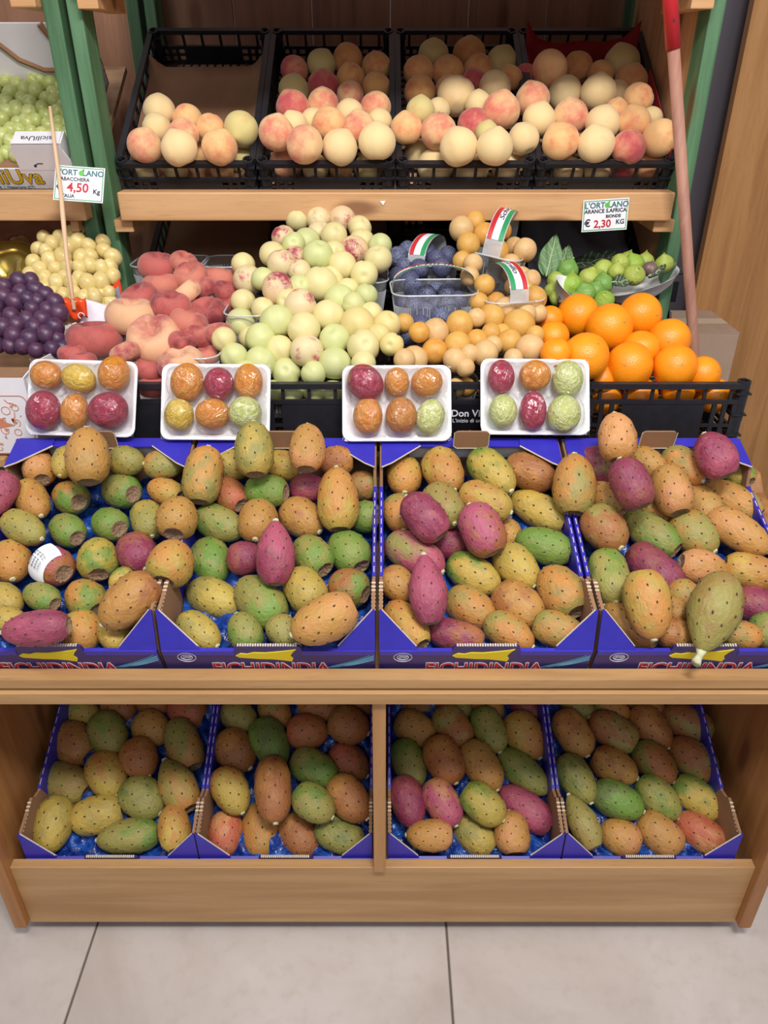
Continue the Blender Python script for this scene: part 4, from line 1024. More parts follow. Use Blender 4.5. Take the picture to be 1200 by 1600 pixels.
for k, (cu_, cv_, ro, ft) in enumerate(TR):
    tp = Plane(ty0, tz0, TILT); c = CAM+ray(cu_, cv_)*tp.t(cu_, cv_, 0.0)
    t = thing('foam_tray', 'white foam tray of six film-wrapped peeled prickly pears, '+ORD[k]+' of the four', 'tray', c, (TILT, 0, 0), 'foam trays leaning behind the blue boxes')
    t.rotation_euler = (Matrix.Rotation(TILT, 3, 'X') @ Matrix.Rotation(math.radians(-ro), 3, 'Z')).to_euler()
    w, d = 0.190, 0.134; L = []
    for ww, dd, rr, z in ((0.80, 0.74, 0.012, -0.024), (0.985, 0.98, 0.016, -0.004), (1.0, 1.0, 0.016, 0.0), (0.985, 0.98, 0.015, 0.0015), (0.93, 0.90, 0.013, -0.001), (0.86, 0.82, 0.010, -0.016)):
        L.append(rrect(w*ww, d*dd, rr, z))
    m = MB(); m.loops(L, capend=True); m.add(L[0], [tuple(range(len(L[0])-1, -1, -1))]); m.build('tray_shell', M['foam'], t, True)
    MWi = (Matrix.Translation(t.location) @ t.rotation_euler.to_matrix().to_4x4()).inverted()
    bumps = []
    ents = [e.split() for e in ft.split(';')]
    for q, e in enumerate(ents):
        u, v, rx, ry = map(float, e[:4]); pc, pa = e[4], math.radians(float(e[5]))
        big, sm = max(rx, ry), min(rx, ry)
        tt = tp.t(u, v, sm*1.33/1200*0.80-0.012); pos = CAM+ray(u, v)*tt; s = tt/FPX
        o = link('peeled_prickly_pear', EGG[q % 2]); o.location = pos; o.rotation_mode = 'QUATERNION'
        fl2 = (t.rotation_euler.to_matrix() @ Vector((math.cos(pa), math.sin(pa), 0))).normalized()
        o.rotation_quaternion = fl2.to_track_quat('Z', 'Y') @ Matrix.Rotation(random.uniform(0, 6), 3, 'Z').to_quaternion()
        o.scale = (sm*s, sm*s, big*s)
        o['c1'] = sc(PE[pc][0], 0.05); o['c2'] = sc(PE[pc][1], 0.05)
        tag(o, '%s peeled prickly pear, %s %s in %s foam tray' % (PE[pc][2], ('upper', 'lower')[q // 3], ('left', 'middle', 'right')[q % 3], ORD[k]), 'prickly pear', 'peeled prickly pears in foam trays')
        lp = MWi @ pos; bumps.append((lp.x, lp.y, lp.z, rx*s, ry*s, sm*s))
    def fn(a, b):
        x = (a-0.5)*w*0.99; y = (b-0.5)*d*0.99; z = 0.002
        for (bx, by, bz, brx, bry, bh) in bumps:
            q = ((x-bx)/(brx*1.25))**2+((y-by)/(bry*1.25))**2
            if q < 1: z = max(z, bz+(bh+0.0015)*math.sqrt(max(0, 1-q))**0.8*1.03)
        ed = min(a, 1-a, b*0.8, (1-b)*0.8)/0.08
        return (x, y, 0.002+(z-0.002)*min(1, ed)+0.0006*math.sin(x*400+y*250)*math.sin(y*310))
    m = MB(); m.grid(fn, 72, 54); m.build('cling_film', M['film'], t, True)

# ================================================================== clear punnets
def punnet(name, label, c, w, d, h, group, rot=(0, 0, 0), handle=None, ribs=26):
    t = thing(name, label, 'punnet', c, rot, group); L = []
    for s, z, r in ((0.78, 0.001, 0.018), (0.82, 0.0, 0.02), (0.90, h*0.5, 0.024), (0.985, h*0.97, 0.028), (1.0, h, 0.03)):
        L.append(rrect(w*s, d*s, r, z, 6))
    m = MB(); m.loops(L[1:]); m.add(L[0], [tuple(range(len(L[0])))]); m.build('tub', M['clear'], t, True)
    m = MB(); p = rrect(w*1.01, d*1.01, 0.03, h, 6); p.append(p[0]); m.tube(p, 0.0018, 6); m.build('rim', M['rim'], t, True)
    m = MB(); a = rrect(w*0.835, d*0.835, 0.021, 0.01, 6); b = rrect(w*0.955, d*0.955, 0.026, h*0.8, 6)
    for q in range(0, len(a)-1):
        for f in (0.0, 0.34, 0.67):
            pa = Vector(a[q]).lerp(Vector(a[q+1]), f); pb = Vector(b[q]).lerp(Vector(b[q+1]), f); m.bar(pa, pb, 0.0007, 4, cap=False)
    for sy in (-1, 1):
        for q in range(9):
            x = (q/8-0.5)*(w*0.6); m.bar((x*0.9, sy*d*0.42, 0.01), (x, sy*d*0.475, h*0.8), 0.0007, 4, cap=False)
    m.build('ribs', M['rim'], t)
    if handle:
        hh, lean, text = handle; pts = []; bw = 1.0 if abs(rot[2]) < 0.5 else 1.55
        for q in range(21):
            a = math.pi*q/20; pts.append((-(w*0.49)*math.cos(a), lean*math.sin(a), h+hh*math.sin(a)**0.75))
        for (y0, y1, mt, nm, zz) in ((-0.012, 0.012, M['rim'], 'handle', 0), (-0.0105, -0.0045, M['ink_g'], 'green_stripe', 0.0007), (-0.0045, 0.0045, M['ink_w'], 'white_stripe', 0.0007), (0.0045, 0.0105, M['ink_r'], 'red_stripe', 0.0007)):
            m = MB(); vs = []; rg = range(21) if nm == 'handle' else range(2, 19)
            for q in rg:
                p = pts[q]; f = 1+zz/0.05; vs += [(p[0]*f, p[1]+y0*bw, h+(p[2]-h)*1.0+zz), (p[0]*f, p[1]+y1*bw, h+(p[2]-h)+zz)]
            n = len(rg); m.add(vs, [(2*j, 2*j+1, 2*j+3, 2*j+2) for j in range(n-1)]); st = m.build(nm, mt, t, True)
        if text:
            ob = letters(text, 0.021, M['ink_k'], t, (0, 0, 0), (0, 0, 0), name='script_lettering', shear=0.3)
            for vx in ob.data.vertices:
                s_ = max(0.02, min(0.98, 0.5+vx.co.x/0.16)); a = math.pi*s_
                vx.co = (-(w*0.492)*math.cos(a), lean*math.sin(a)+vx.co.y*0.7, h+hh*math.sin(a)**0.75+0.0018)
    return t
g_ = 'clear plastic punnets in the middle crates'
def Pp(u, v, t): return CAM+ray(u, v)*t
def tub_at(label, uc, vr, t, wpx, dep, h, handle=None, rx=0.0, rz=0.0):
    """rim centre seen at (uc,vr), distance t"""
    c = Pp(uc, vr, t)+Vector((0, 0, -h)); return punnet('clear_punnet', label, c, wpx*t/FPX, dep, h, g_, (rx, 0, rz), handle)
tub_at('clear punnet of blue plums with tricolour handle, the front one', 677, 449, 1.50, 131, 0.125, 0.115, (0.048, -0.02, 'Schirillo'), 0, 0.05)
tub_at('clear punnet of blue plums behind another, short tricolour band', 668, 402, 1.64, 112, 0.11, 0.10, (0.045, 0.0, None), 0, 1.2)
tub_at('clear punnet of yellow plums with tricolour handle, topmost', 772, 385, 1.62, 136, 0.12, 0.075, (0.075, 0.0, 'Schirillo'), 0.15, 1.25)
tub_at('clear punnet of yellow plums below the topmost, tricolour handle', 790, 457, 1.51, 118, 0.12, 0.06, (0.055, 0.0, 'Schirillo'), 0, -1.35)
tub_at('clear punnet of nectarines at the right of the heap', 545, 430, 1.60, 122, 0.13, 0.10)
tub_at('clear punnet of nectarines at the left of the heap', 392, 480, 1.50, 74, 0.12, 0.09)
tub_at('small clear punnet of yellow plums at the front', 690, 594, 1.47, 112, 0.09, 0.075)
tub_at('small clear punnet of yellow plums behind the rightmost foam tray', 805, 565, 1.46, 98, 0.09, 0.07)
tub_at('clear punnet of flat peaches, back left', 267, 408, 1.74, 112, 0.12, 0.10)
tub_at('clear punnet of flat peaches, back right', 352, 408, 1.74, 66, 0.12, 0.10)
tub_at('small clear punnet at front of the nectarines, left one', 438, 598, 1.45, 76, 0.07, 0.06)
tub_at('small clear punnet at front of the nectarines, right one', 505, 598, 1.45, 70, 0.07, 0.06)
tub_at('clear punnet edge between flat peaches and nectarines', 318, 548, 1.42, 56, 0.09, 0.06)

# ---- fig trays and leaves
def oval_tray(label, c, w, d, h, rot):
    t = thing('foam_tray', label, 'tray', c, rot); L = []
    for s, z in ((0.6, 0.0), (0.86, h*0.45), (1.0, h), (1.02, h), (1.0, h-0.0005), (0.96, h-0.003), (0.80, h*0.42), (0.55, 0.005)):
        L.append([(w/2*s*math.copysign(abs(math.cos(a))**0.8, math.cos(a)), d/2*s*math.copysign(abs(math.sin(a))**0.8, math.sin(a)), z) for a in [2*math.pi*k/40 for k in range(40)]])
    m = MB(); m.loops(L, capend=True); m.add(L[0], [tuple(range(39, -1, -1))]); m.build('tray_shell', M['foam'], t, True); return t
oval_tray('white oval foam tray of figs leaning up at the right', Pp(1006, 438, 1.70)+Vector((0, 0.02, -0.035)), 0.175, 0.115, 0.038, (0.15, -0.30, 0.10))
oval_tray('white foam tray of figs just behind the oranges', Pp(905, 462, 1.58)+Vector((0, 0, -0.03)), 0.15, 0.12, 0.035, (0.25, 0.45, 0.2))
def leaf(label, c, ax, side, ln, wd, mat, lobes=False, curl=0.1):
    """broad leaf with midrib: axis ax, width direction side"""
    ax = Vector(ax).normalized(); side = Vector(side); side = (side-ax*side.dot(ax)).normalized(); n = ax.cross(side)
    t = thing('fig_leaf', label, 'leaf', c); m = MB()
    def W(s): return wd/2*(math.sin(math.pi*min(1, s**0.75))**0.8)*(1+0.12*math.sin(s*19)*(1 if lobes else 0))
    def P(s, q): return ax*(ln*(s-0.0))+side*(W(s)*q)+n*(curl*ln*(s*s)+0.12*wd*abs(q)**1.5+0.003*math.sin(q*9+s*14))
    m.grid(lambda a, b: P(0.02+0.97*b, a*2-1), 14, 20); m.build('blade', mat, t, True, thick=0.0008)
    m = MB(); m.tube([P(s/10, 0)-n*0.0007 for s in range(0, 10)], [0.0016-0.0001*s for s in range(10)], 6)
    m.tube([P(s/10, 0)+n*0.0009 for s in range(0, 10)], [0.0014-0.0001*s for s in range(10)], 6)
    for s in (0.15, 0.3, 0.45, 0.6, 0.75):
        for q in (-1, 1):
            for sg in (-1, 1):
                m.tube([P(s+0.16*j/4, q*0.9*j/4)+n*0.0009*sg for j in range(5)], 0.0006, 4)
    m.build('veins', M['vein'], t); return t
leaf('large pale green fig leaf with light veins, standing behind the figs', Pp(853, 432, 1.66), UPV+RIGHT*0.25, RIGHT-FWD*0.1, 0.100, 0.050, M['leaf'])
leaf('second pale fig leaf right of the largest one', Pp(873, 425, 1.69), UPV+RIGHT*0.35+FWD*0.2, RIGHT-FWD*0.5, 0.075, 0.042, M['leaf'])
leaf('dark green fig leaf lying behind the trays', Pp(896, 414, 1.76), RIGHT+UPV*0.15, UPV+FWD*0.5, 0.105, 0.05, M['leafd'], True)
leaf('dark fig leaf under the figs of leaning tray', Pp(955, 442, 1.615), RIGHT+UPV*0.1, UPV+FWD*0.4, 0.05, 0.03, M['leafd'])
leaf('narrow dark fig leaf on the leaning tray rim', Pp(1012, 434, 1.63), RIGHT*1.0+UPV*0.55, UPV+FWD*0.8, 0.045, 0.02, M['leafd'])
leaf('bluish fig leaf tip at right end of the leaning tray', Pp(1036, 420, 1.70), RIGHT*1.0+UPV*0.25, UPV+FWD*0.8, 0.03, 0.02, M['leaf'])

# ================================================================== grapes
def bunch(label, cat, pts, berry, mat, stalk, group=None, elong=1.15):
    c = sum((p[0] for p in pts), Vector())/len(pts)
    t = thing('grape_bunch', label, cat, c)
    m = MB(); mesh_ = None
    for p, r in pts:
        if mesh_ is None:
            b = MB(); L = []
            for i in range(11):
                a = math.pi*(0.03+0.94*i/10); L.append([(math.sin(a)*math.cos(2*math.pi*k/14), math.sin(a)*math.sin(2*math.pi*k/14), -math.cos(a)*elong) for k in range(14)])
            b.loops(L, capend=True); b.add(L[0], [tuple(range(13, -1, -1))]); mesh_ = b.mesh('grape', mat, True)
        o = link('grape', mesh_, t, p-c, (random.uniform(-0.7, 0.7), random.uniform(-0.7, 0.7), random.uniform(0, 6)), (r*1.2, r*1.2, r*1.2))
    m = MB(); m.tube([q-c for q in stalk], [0.0022]*len(stalk), 6)
    for p, r in pts[::2]:
        a = stalk[len(stalk)//2]; m.bar(a-c+(p-a)*0.4, p-c, 0.0009, 4, cap=False)
    m.build('stalk', M['stalk'], t); return t
def fill(region, n, rpx, tfun, jit=0.12, seed=3, dmin=1.25):
    """dart-throw berries inside a picture region, bulging towards the viewer; the distance comes from tfun"""
    rs = random.Random(seed); out = []; tries = 0
    xs = [p[0] for p in region]; ys = [p[1] for p in region]
    def inside(x, y):
        c = False; j = len(region)-1
        for i in range(len(region)):
            (xi, yi), (xj, yj) = region[i], region[j]
            if (yi > y) != (yj > y) and x < (xj-xi)*(y-yi)/(yj-yi)+xi: c = not c
            j = i
        return c
    while len(out) < n and tries < 6000:
        tries += 1; x, y = rs.uniform(min(xs), max(xs)), rs.uniform(min(ys), max(ys))
        if not inside(x, y): continue
        r = rpx*rs.uniform(1-jit, 1+jit); layer = 0 if len(out) < n*0.62 else 1
        if any(((x-a)**2+(y-b)**2)**0.5 < (r+q)*0.5*dmin*1.12 and l == layer for a, b, q, l in out): continue
        out.append((x, y, r, layer))
    res = []
    for x, y, r, l in out:
        t = tfun(x, y)+l*0.013+rs.uniform(-0.004, 0.004); res.append((CAM+ray(x, y)*t, r*t/FPX))
    return res
def bulge(cx, cy, rx, ry, t0, amt=0.035, slope=0.0):
    return lambda x, y: t0+slope*(cy-y)-amt*math.sqrt(max(0, 1-((x-cx)/rx)**2-((y-cy)/ry)**2))
pts = fill([(-10, 112), (30, 108), (60, 122), (100, 138), (108, 175), (112, 215), (60, 235), (50, 248), (-10, 248)], 105, 9.5, bulge(40, 190, 100, 110, 1.80, 0.05, 0.0011), seed=5)
bunch('bunch of green grapes in the white carton at top left', 'grapes', pts, None, M['g_green'], [Pp(10, 118, 1.84), Pp(30, 150, 1.80), Pp(40, 190, 1.79), Pp(20, 230, 1.75)])
pts = fill([(70, 368), (108, 358), (120, 372), (165, 378), (180, 400), (176, 438), (140, 470), (100, 478), (50, 470), (42, 410)], 78, 10.5, bulge(112, 420, 85, 70, 1.66, 0.05, 0.0008), seed=8)
bunch('bunch of pale yellow grapes with upright stalk beside the green post', 'grapes', pts, None, M['g_yellow'], [Pp(133, 343, 1.68), Pp(134, 352, 1.67), Pp(124, 375, 1.66), Pp(112, 400, 1.66), Pp(110, 440, 1.63)])
pts = fill([(135, 470), (165, 455), (180, 462), (172, 488), (140, 482)], 12, 9.5, bulge(158, 470, 30, 30, 1.62, 0.01), seed=11)
bunch('small cluster of yellow grapes below the larger yellow bunch', 'grapes', pts, None, M['g_yellow'], [Pp(150, 465, 1.64), Pp(160, 475, 1.63), Pp(165, 480, 1.63)])
pts = fill([(-10, 440), (20, 436), (48, 434), (65, 455), (95, 462), (98, 500), (98, 545), (60, 552), (30, 540), (-10, 545)], 80, 11.5, bulge(40, 500, 85, 75, 1.49, 0.055, 0.0007), seed=17)
bunch('bunch of dark purple-black grapes at the left edge', 'grapes', pts, None, M['g_black'], [Pp(20, 545, 1.45), Pp(35, 530, 1.45), Pp(45, 500, 1.46), Pp(30, 460, 1.5)], elong=1.08)
pts = fill([(0, 388), (40, 380), (50, 400), (30, 425), (-5, 420)], 16, 9, bulge(15, 400, 40, 30, 1.86, 0.01), seed=23)
bunch('dim bunch of yellow grapes in the shade behind at far left', 'grapes', pts, None, M['g_yellow'], [Pp(10, 385, 1.9), Pp(20, 400, 1.88), Pp(30, 410, 1.87)])

# ================================================================== cartons at the left
t = thing('fruit_carton', 'white printed carton of green grapes on the upper left shelf', 'carton', (-0.90, 1.785, 1.210), (math.radians(31), 0, 0))
# local x 0 = world -0.90 ; front wall in the x-z plane
Wx = 0.240
m = MB(); m.box(-0.25, Wx, 0, 0.004, 0, 0.052); m.build('front_wall', M['whitecard'], t)
m = MB(); m.prism([(0.135, 0.050), (Wx+0.012, 0.050), (Wx+0.012, 0.055), (0.235, 0.108), (0.143, 0.108), (0.131, 0.100), (0.135, 0.075)], 'y', -0.0005, 0.0045); fr = m.build('corner_riser', M['whitecard'], t)
m = MB(); m.prism([(0.235, 0.107), (0.143, 0.107), (0.138, 0.112), (0.240, 0.1125)], 'y', 0.0, 0.004)
m.box(0.140, 0.236, 0.0, 0.040, 0.108, 0.111); m.build('top_flap', M['whitecard'], t)
m = MB(); m.box(Wx-0.003, Wx, 0.0, 0.38, 0, 0.060); m.box(Wx-0.004, Wx-0.001, 0.0, 0.045, 0.05, 0.108); m.build('side_wall', M['whitecard'], t)
m = MB(); m.box(-0.25, Wx, 0.0, 0.38, 0, 0.004); m.build('base', M['card'], t)
m = MB(); m.box(-0.25, Wx, 0.376, 0.38, 0, 0.14); rw = m.build('rear_wall', M['whitecard'], t)
m = MB(); m.tube([(-0.02, 0.374, 0.14), (0.05, 0.374, 0.06), (0.10, 0.374, 0.035), (Wx, 0.374, 0.032)], 0.006, 6); m.tube([(0.13, 0.374, 0.14), (0.150, 0.374, 0.085)], [0.008, 0.003], 6); m.bar((0.152, 0.370, 0.080), (0.152, 0.376, 0.080), 0.010, 12); m.build('brown_print', M['card'], rw)
fw = t.children[0]
letters('SiciliUva', 0.050, M['ink_k'], fw, (0.095, -0.0004, 0.032), RX, name='lettering_outline', fat=0.0016, sx=0.95, shear=-0.0)
letters('SiciliUva', 0.050, M['ink_y'], fw, (0.095, -0.0010, 0.032), RX, name='lettering', fat=0.0004, sx=0.95).data.materials[0] = plain('ochre_ink', (222, 176, 24), 0.5)
letters('PRODOTTO IN ITALIA  |  Mazzarrone (CT)', 0.0085, M['ink_t'], fw, (0.07, -0.0005, 0.008), RX, name='small_lettering')
letters('siciliUva', 0.020, M['ink_k'], fw, (0.188, 0.018, 0.1114), (0, 0, math.pi), name='lettering')
m = MB(); m.tube([(0.170, -0.0006, 0.062), (0.178, -0.0006, 0.066), (0.188, -0.0006, 0.066)], 0.001, 4); m.bar((0.170, -0.001, 0.060), (0.170, 0.0, 0.060), 0.003, 8); m.build('small_emblem', M['ink_k'], fw)

t = thing('patterned_carton', 'white carton with terracotta ornament panel below the black grapes', 'carton', (-0.80, 1.285, 0.819))
m = MB(); m.box(-0.20, 0.165, 0, 0.004, 0, 0.150); fw = m.build('front_wall', M['whitecard'], t)
m = MB(); m.add([(0.165, 0, 0), (0.205, 0.30, 0), (0.205, 0.30, 0.15), (0.185, 0.03, 0.172), (0.165, 0, 0.150), (0.162, 0.002, 0), (0.202, 0.30, 0), (0.202, 0.30, 0.15), (0.182, 0.03, 0.172), (0.162, 0.002, 0.15)], [(0, 1, 2, 3, 4), (9, 8, 7, 6, 5), (4, 3, 8, 9), (3, 2, 7, 8)]); m.build('side_wall', M['whitecard'], t)
m = MB(); m.box(-0.20, 0.163, 0.002, 0.05, 0.150, 0.1525); m.build('folded_edge', M['card'], t)
m = MB(); m.box(-0.20, 0.17, 0, 0.40, 0, 0.004); m.build('base', M['card'], t)
m = MB(); y_ = -0.0007; rr_ = random.Random(4)
p = [(a[0]-0.07, y_, a[1]+0.060) for a in [(q[0], q[1]) for q in rrect(0.46, 0.115, 0.012, 0, 6)]]; m.tube(p+[p[0]], 0.0007, 4)
for k in range(70):
    x, z = rr_.uniform(-0.02, 0.148), rr_.uniform(0.010, 0.108); s_ = rr_.uniform(0.003, 0.009); ty = k % 4; a0 = rr_.uniform(0, 6)
    if ty == 0: m.tube([(x+s_*math.cos(a*math.pi/6), y_, z+s_*math.sin(a*math.pi/6)) for a in range(13)], 0.0006, 4)
    elif ty == 1: m.tube([(x+s_*(1-j/14)*math.cos(a0+j*0.6), y_, z+s_*(1-j/14)*math.sin(a0+j*0.6)) for j in range(13)], 0.0006, 4)
    elif ty == 2: m.add([(x, y_, z), (x+s_*1.6*math.cos(a0), y_, z+s_*1.6*math.sin(a0)), (x+s_*math.cos(a0+0.7), y_, z+s_*math.sin(a0+0.7))], [(0, 1, 2)])
    else: m.tube([(x+s_*1.4*math.cos(a0)*q, y_, z+s_*1.4*math.sin(a0)*q+0.002*math.sin(q*4)) for q in (-1, -0.5, 0, 0.5, 1)], 0.0007, 4)
m.add([(0.06, y_, 0.045), (0.13, y_, 0.060), (0.065, y_, 0.085)], [(0, 1, 2)])
m.build('ornament_print', M['ink_o'], fw)
# white waxed tray side left of the flat peaches
t = thing('white_fruit_tray', 'white paper tray with folded sides holding the flat peaches', 'tray', (-0.435, 1.325, 0.925))
m = MB(); m.add([(-0.13, 0, 0), (-0.05, 0.30, 0.09), (-0.05, 0.30, 0.04), (-0.13, 0.0, -0.03), (-0.127, 0, 0), (-0.047, 0.30, 0.09), (-0.047, 0.30, 0.04), (-0.127, 0, -0.03)], [(0, 1, 2, 3), (7, 6, 5, 4), (0, 4, 5, 1)]); m.build('folded_side', M['whitecard'], t)
m = MB(); m.box(-0.127, 0.12, 0.0, 0.25, -0.034, -0.030); m.build('tray_base', M['whitecard'], t)
t = thing('orange_wrapper', 'crinkled orange-red wrapper at the foot of the price skewer', 'wrapper', Pp(116, 484, 1.50))
m = MB(); m.grid(lambda a, b: ((a-0.5)*0.050, 0.004*math.sin(a*11+b*3), (b-0.5)*0.034+0.004*math.sin(a*9)), 12, 6); m.grid(lambda a, b: ((a-0.5)*0.044-0.003, 0.022*b+0.002, 0.017+0.004*math.sin(a*13)-0.002*b), 12, 4)
m.build('wrapper_skin', M['orangefilm'], t, True, thick=0.0008)
m = MB(); m.tube([(0.014+0.006*math.cos(a*math.pi/8), -0.006, -0.010+0.006*math.sin(a*math.pi/8)) for a in range(12)], 0.0012, 4); m.build('white_swirl_print', M['ink_w'], t)
t = thing('patterned_box_corner', 'small carton corner with terracotta print under orange wrapper', 'carton', Pp(112, 520, 1.47))
m = MB(); m.prism([(-0.014, -0.025), (0.016, -0.035), (0.012, 0.020), (-0.016, 0.012)], 'y', 0, 0.003); m.build('flap', M['whitecard'], t)
m = MB()
for k in range(5): m.tube([(-0.010+0.005*(k % 3), -0.0006, -0.018+0.008*k), (-0.002+0.003*(k % 2), -0.0006, -0.012+0.008*k), (0.006, -0.0006, -0.016+0.008*k)], 0.0006, 4)
m.build('ornament_print', M['ink_o'], t)
t = thing('red_carton', 'open red carton flap right of the yellow grapes', 'carton', Pp(181, 455, 1.62))
m = MB(); m.prism([(-0.006, -0.035), (0.014, -0.026), (0.012, 0.026), (-0.006, 0.010)], 'y', 0, 0.002); m.build('red_flap', M['orangefilm'], t)
m = MB(); m.prism([(-0.002, -0.026), (0.009, -0.020), (0.008, 0.012), (-0.001, 0.004)], 'y', -0.0008, 0); m.build('printed_panel', plain('bluish_print', (150, 160, 190), 0.5, 0.2, 80), t)
m = MB(); m.box(-0.045, -0.004, 0, 0.002, -0.002, 0.006); m.build('red_edge', M['orangefilm'], t)
def crumple(name, label, c, w, d, mat, amp, seed, rot=(0, 0, 0), nu=20, nv=16):
    rs = np.random.RandomState(seed); K = rs.uniform(-60, 60, (6, 2)); ph = rs.uniform(0, 6, 6)
    m = MB(); m.grid(lambda a, b: ((a-0.5)*w, (b-0.5)*d, amp*sum(math.sin(K[j][0]*a*w+K[j][1]*b*d+ph[j]) for j in range(6))*0.4), nu, nv)
    o = m.build(name, mat, None, True, loc=c, rot=rot, thick=0.0008); tag(o, label, 'paper' if 'paper' in name else 'film'); return o
crumple('tissue_paper', 'white tissue paper between the orange wrapper and the flat peaches', Pp(158, 498, 1.535), 0.075, 0.06, M['tissue'], 0.008, 3, (0.9, 0.3, 0.2))
crumple('tissue_paper', 'white tissue paper scrap under the heart-shaped flat peach', Pp(200, 535, 1.50), 0.06, 0.07, M['tissue'], 0.008, 5, (1.1, -0.2, 0.2))
crumple('gold_film', 'shiny gold film in the shade behind the black grapes', Pp(20, 408, 1.80), 0.16, 0.10, M['goldfilm'], 0.012, 7, (0.7, 0.2, 0.1))
crumple('gold_film', 'bright gold film fold left of the yellow grape bunch', Pp(22, 425, 1.63), 0.07, 0.035, M['goldfilm'], 0.006, 9, (0.9, -0.5, -0.3))
# box under the black grapes, carrying them
t = thing('grape_box', 'box with brown rim under the black grapes', 'box', (-0.74, 1.36, 0.90))
m = MB(); m.box(-0.16, 0.10, 0, 0.30, 0, 0.006); m.box(-0.16, 0.10, 0.0, 0.004, 0, 0.05); m.box(0.096, 0.10, 0, 0.30, 0, 0.05); m.build('shell', M['card'], t)

# ================================================================== cardboard box at the right
c = pix_Y(1120, 555, 2.08)
t = thing('cardboard_box', 'plain closed cardboard box standing at the right behind the orange crate', 'box', (0.855, 2.08, 0))
m = MB(); m.box(-0.10, 0.128, 0, 0.22, 0.0, 0.800); m.build('body', M['cardlt'], t, bevel=0.002)
m = MB(); m.box(-0.10, 0.128, 0.0, 0.107, 0.8005, 0.804); m.build('flap', M['cardlt'], t); m = MB(); m.box(-0.10, 0.128, 0.111, 0.22, 0.8005, 0.804); m.build('flap', M['cardlt'], t)
m = MB(); m.box(-0.10, 0.128, 0.085, 0.135, 0.8042, 0.8046); m.build('packing_tape', plain('packing_tape', (208, 190, 168), 0.25, 0.03), t)

# ================================================================== broom pole
A = Vector((0.949, 1.708, 0.0)); B = Vector((0.503, 1.62, 1.543)); d = (B-A)
t = thing('mop_pole', 'worn wooden broom pole with red grip leaning before the right post', 'pole', A)
m = MB(); pA, pB = Vector((0, 0, 0)), d*0.955
m.bar(pA+Vector((0, 0, 0.0)), pB, 0.0112, 16); m.build('shaft', M['polewood'], t, True)
m = MB(); m.bar(pB-d*0.002, d*1.10, 0.0135, 18); g = m.build('red_grip', M['red'], t, True); g['label'] = 'red plastic grip'
m = MB(); m.bar(d*0.98+Vector((0, -0.0145, 0.0)), d*0.98+Vector((0, -0.012, 0)), 0.0022, 8); m.build('grip_hole', M['ink_k'], g)

# ================================================================== price signs
def sign(label, corners, lines, skewer=None):
    a, b, c_, d_ = [Vector(q) for q in corners]           # top-left, top-right, bottom-right, bottom-left
    cen = (a+b+c_+d_)/4; x = ((b-a)+(c_-d_)).normalized(); z = ((a-d_)+(b-c_)); z = (z-x*z.dot(x)).normalized(); n = z.cross(x)   # n points away
    w = ((b-a).length+(c_-d_).length)/2; h = ((a-d_).length+(b-c_).length)/2
    mt = Matrix((x, z, x.cross(z))).transposed()
    t = thing('price_sign', label, 'price sign', cen); t.rotation_euler = mt.to_euler()
    m = MB(); m.box(-w/2, w/2, -h/2, h/2, -0.0006, 0.0006); m.build('card', M['paper'], t)
    m = MB(); e = 0.0022
    for q in ((-w/2+e, w/2-e, h/2-e-0.0014, h/2-e), (-w/2+e, w/2-e, -h/2+e, -h/2+e+0.0014), (-w/2+e, -w/2+e+0.0014, -h/2+e, h/2-e), (w/2-e-0.0014, w/2-e, -h/2+e, h/2-e)): m.box(q[0], q[1], q[2], q[3], 0.0007, 0.0010)
    m.build('green_border', M['ink_g'], t)
    for tx, x0, y0, s, mm, f in lines: letters(tx, s, M[mm], t, (x0*w, y0*h, 0.0009), (0, 0, 0), name='lettering', fat=f)
    m = MB(); m.bar((0.03*w, 0.31*h, 0.0007), (0.03*w, 0.31*h, 0.0012), 0.0052, 14); m.add([(0.03*w, 0.38*h, 0.0012), (0.03*w+0.004, 0.38*h+0.0045, 0.0012), (0.03*w+0.006, 0.38*h+0.0015, 0.0012)], [(0, 1, 2)]); m.build('apple_emblem', plain('apple_green', (100, 190, 80), 0.5), t)
    return t, w, h
t_ = 1.52
sign('white price sign reading tabacchera 4,50 on a wooden skewer, upper left', (Pp(83, 258, t_), Pp(163, 263, t_), Pp(162, 318, t_-0.0), Pp(87, 312, t_)),
     (("L'ORT", -0.26, 0.31, 0.0155, 'ink_t', 0.0004), ('LANO', 0.27, 0.31, 0.0155, 'ink_t', 0.0004), ('TABACCHERA', -0.12, 0.12, 0.0100, 'ink_k', 0.0002), ('€', -0.40, -0.12, 0.016, 'ink_k', 0.0003), ('4,50', -0.02, -0.12, 0.025, 'ink_r', 0.0005), ('Kg', 0.36, -0.20, 0.013, 'ink_k', 0.0003), ('ITALIA', -0.22, -0.36, 0.0095, 'ink_k', 0.0002)))
t = thing('skewer', 'thin wooden skewer holding the upper left price sign', 'skewer', Pp(116, 484, 1.495))
o_ = Pp(116, 484, 1.495); m = MB()
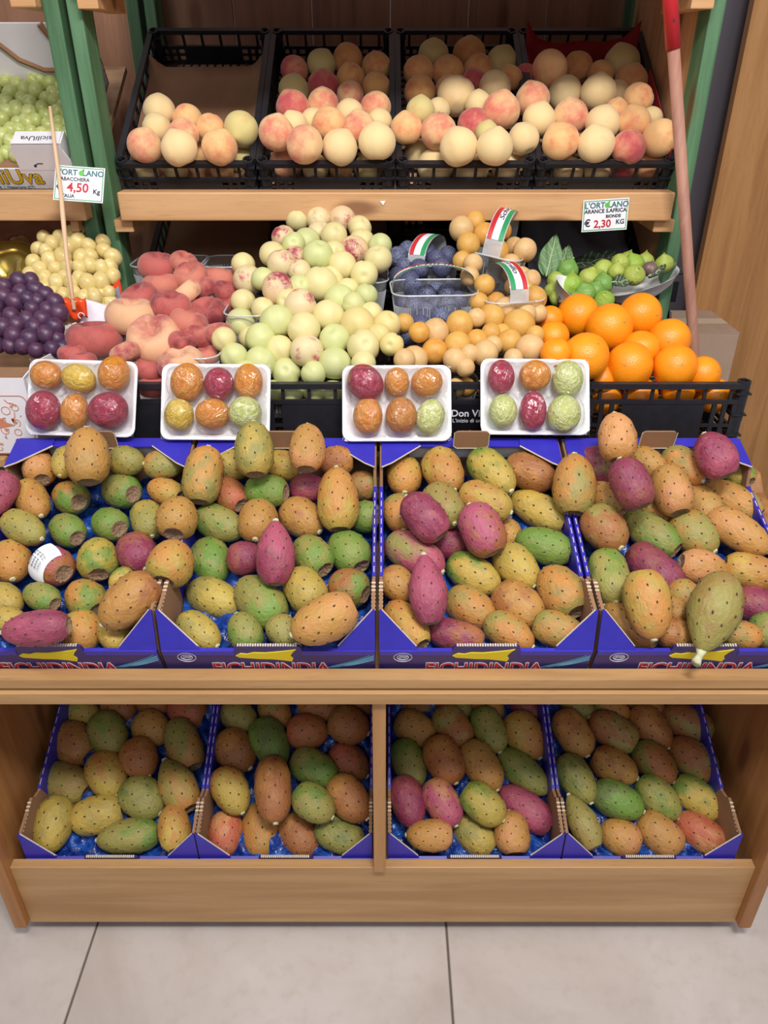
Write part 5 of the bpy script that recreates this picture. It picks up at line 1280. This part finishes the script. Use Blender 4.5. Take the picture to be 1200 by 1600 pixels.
pl = [Pp(116, 484, 1.495)-o_, Pp(104, 400, 1.50)-o_, Pp(98, 335, 1.505)-o_, Pp(95, 300, 1.507)-o_, Pp(86, 230, 1.51)-o_, Pp(78, 167, 1.515)-o_]
m.tube(pl, [0.0042, 0.0042, 0.0050, 0.0042, 0.0040, 0.0032], 8); m.build('stick', M['skewer'], t, True)
yr = 1.695
def onrail(u, v): return pix_Y(u, v, yr)
sign('white price sign reading arance bionde 2,30 pinned to the shelf rail', (onrail(910, 313), onrail(983, 309), onrail(979, 358), onrail(910, 363)),
     (("L'ORT", -0.24, 0.31, 0.0155, 'ink_t', 0.0004), ('LANO', 0.27, 0.31, 0.0155, 'ink_t', 0.0004), ('ARANCE S.AFRICA', 0.0, 0.13, 0.0105, 'ink_k', 0.0003), ('BIONDE', 0.18, -0.045, 0.0085, 'ink_k', 0.0003), ('€', -0.38, -0.24, 0.020, 'ink_k', 0.0004), ('2,30', -0.05, -0.28, 0.021, 'ink_r', 0.0005), ('KG', 0.34, -0.24, 0.013, 'ink_k', 0.0003)))
m = MB(); m.prism([(-0.006, 0.002), (0.006, 0.003), (0.001, -0.006)], 'y', -0.0006, 0); o = m.build('paper_scrap', M['paper'], None, loc=pix_Y(598, 316, 1.6985)); tag(o, 'tiny torn white paper scrap on the middle of shelf rail', 'paper')
# label on the plum crate
fp = MC[2].children[0]
m = MB(); m.box(-0.115, 0.03, -0.0055, -0.0045, 0.012, 0.098); m.build('black_label', plain('black_label', (14, 14, 20), 0.4), MC[2])
letters('Don Vito D.', 0.0185, M['ink_w'], MC[2], (-0.077, -0.0060, 0.080), RX, name='lettering', fat=0.0003, align='LEFT')
letters("L'inizio di un sogno", 0.0105, M['ink_w'], MC[2], (-0.074, -0.0060, 0.066), RX, name='lettering', align='LEFT')
letters('italiano', 0.013, M['ink_w'], MC[2], (-0.055, -0.0060, 0.042), RX, name='lettering', align='LEFT')
# plain white rectangle at top of the back boards
m = MB(); m.box(-0.06, 0.055, 0, 0.001, 0, 0.05); o = m.build('white_rectangle', M['paper'], None, loc=(0.055, 2.396, 1.640)); tag(o, 'white rectangle on the back boards at the top edge', 'label')
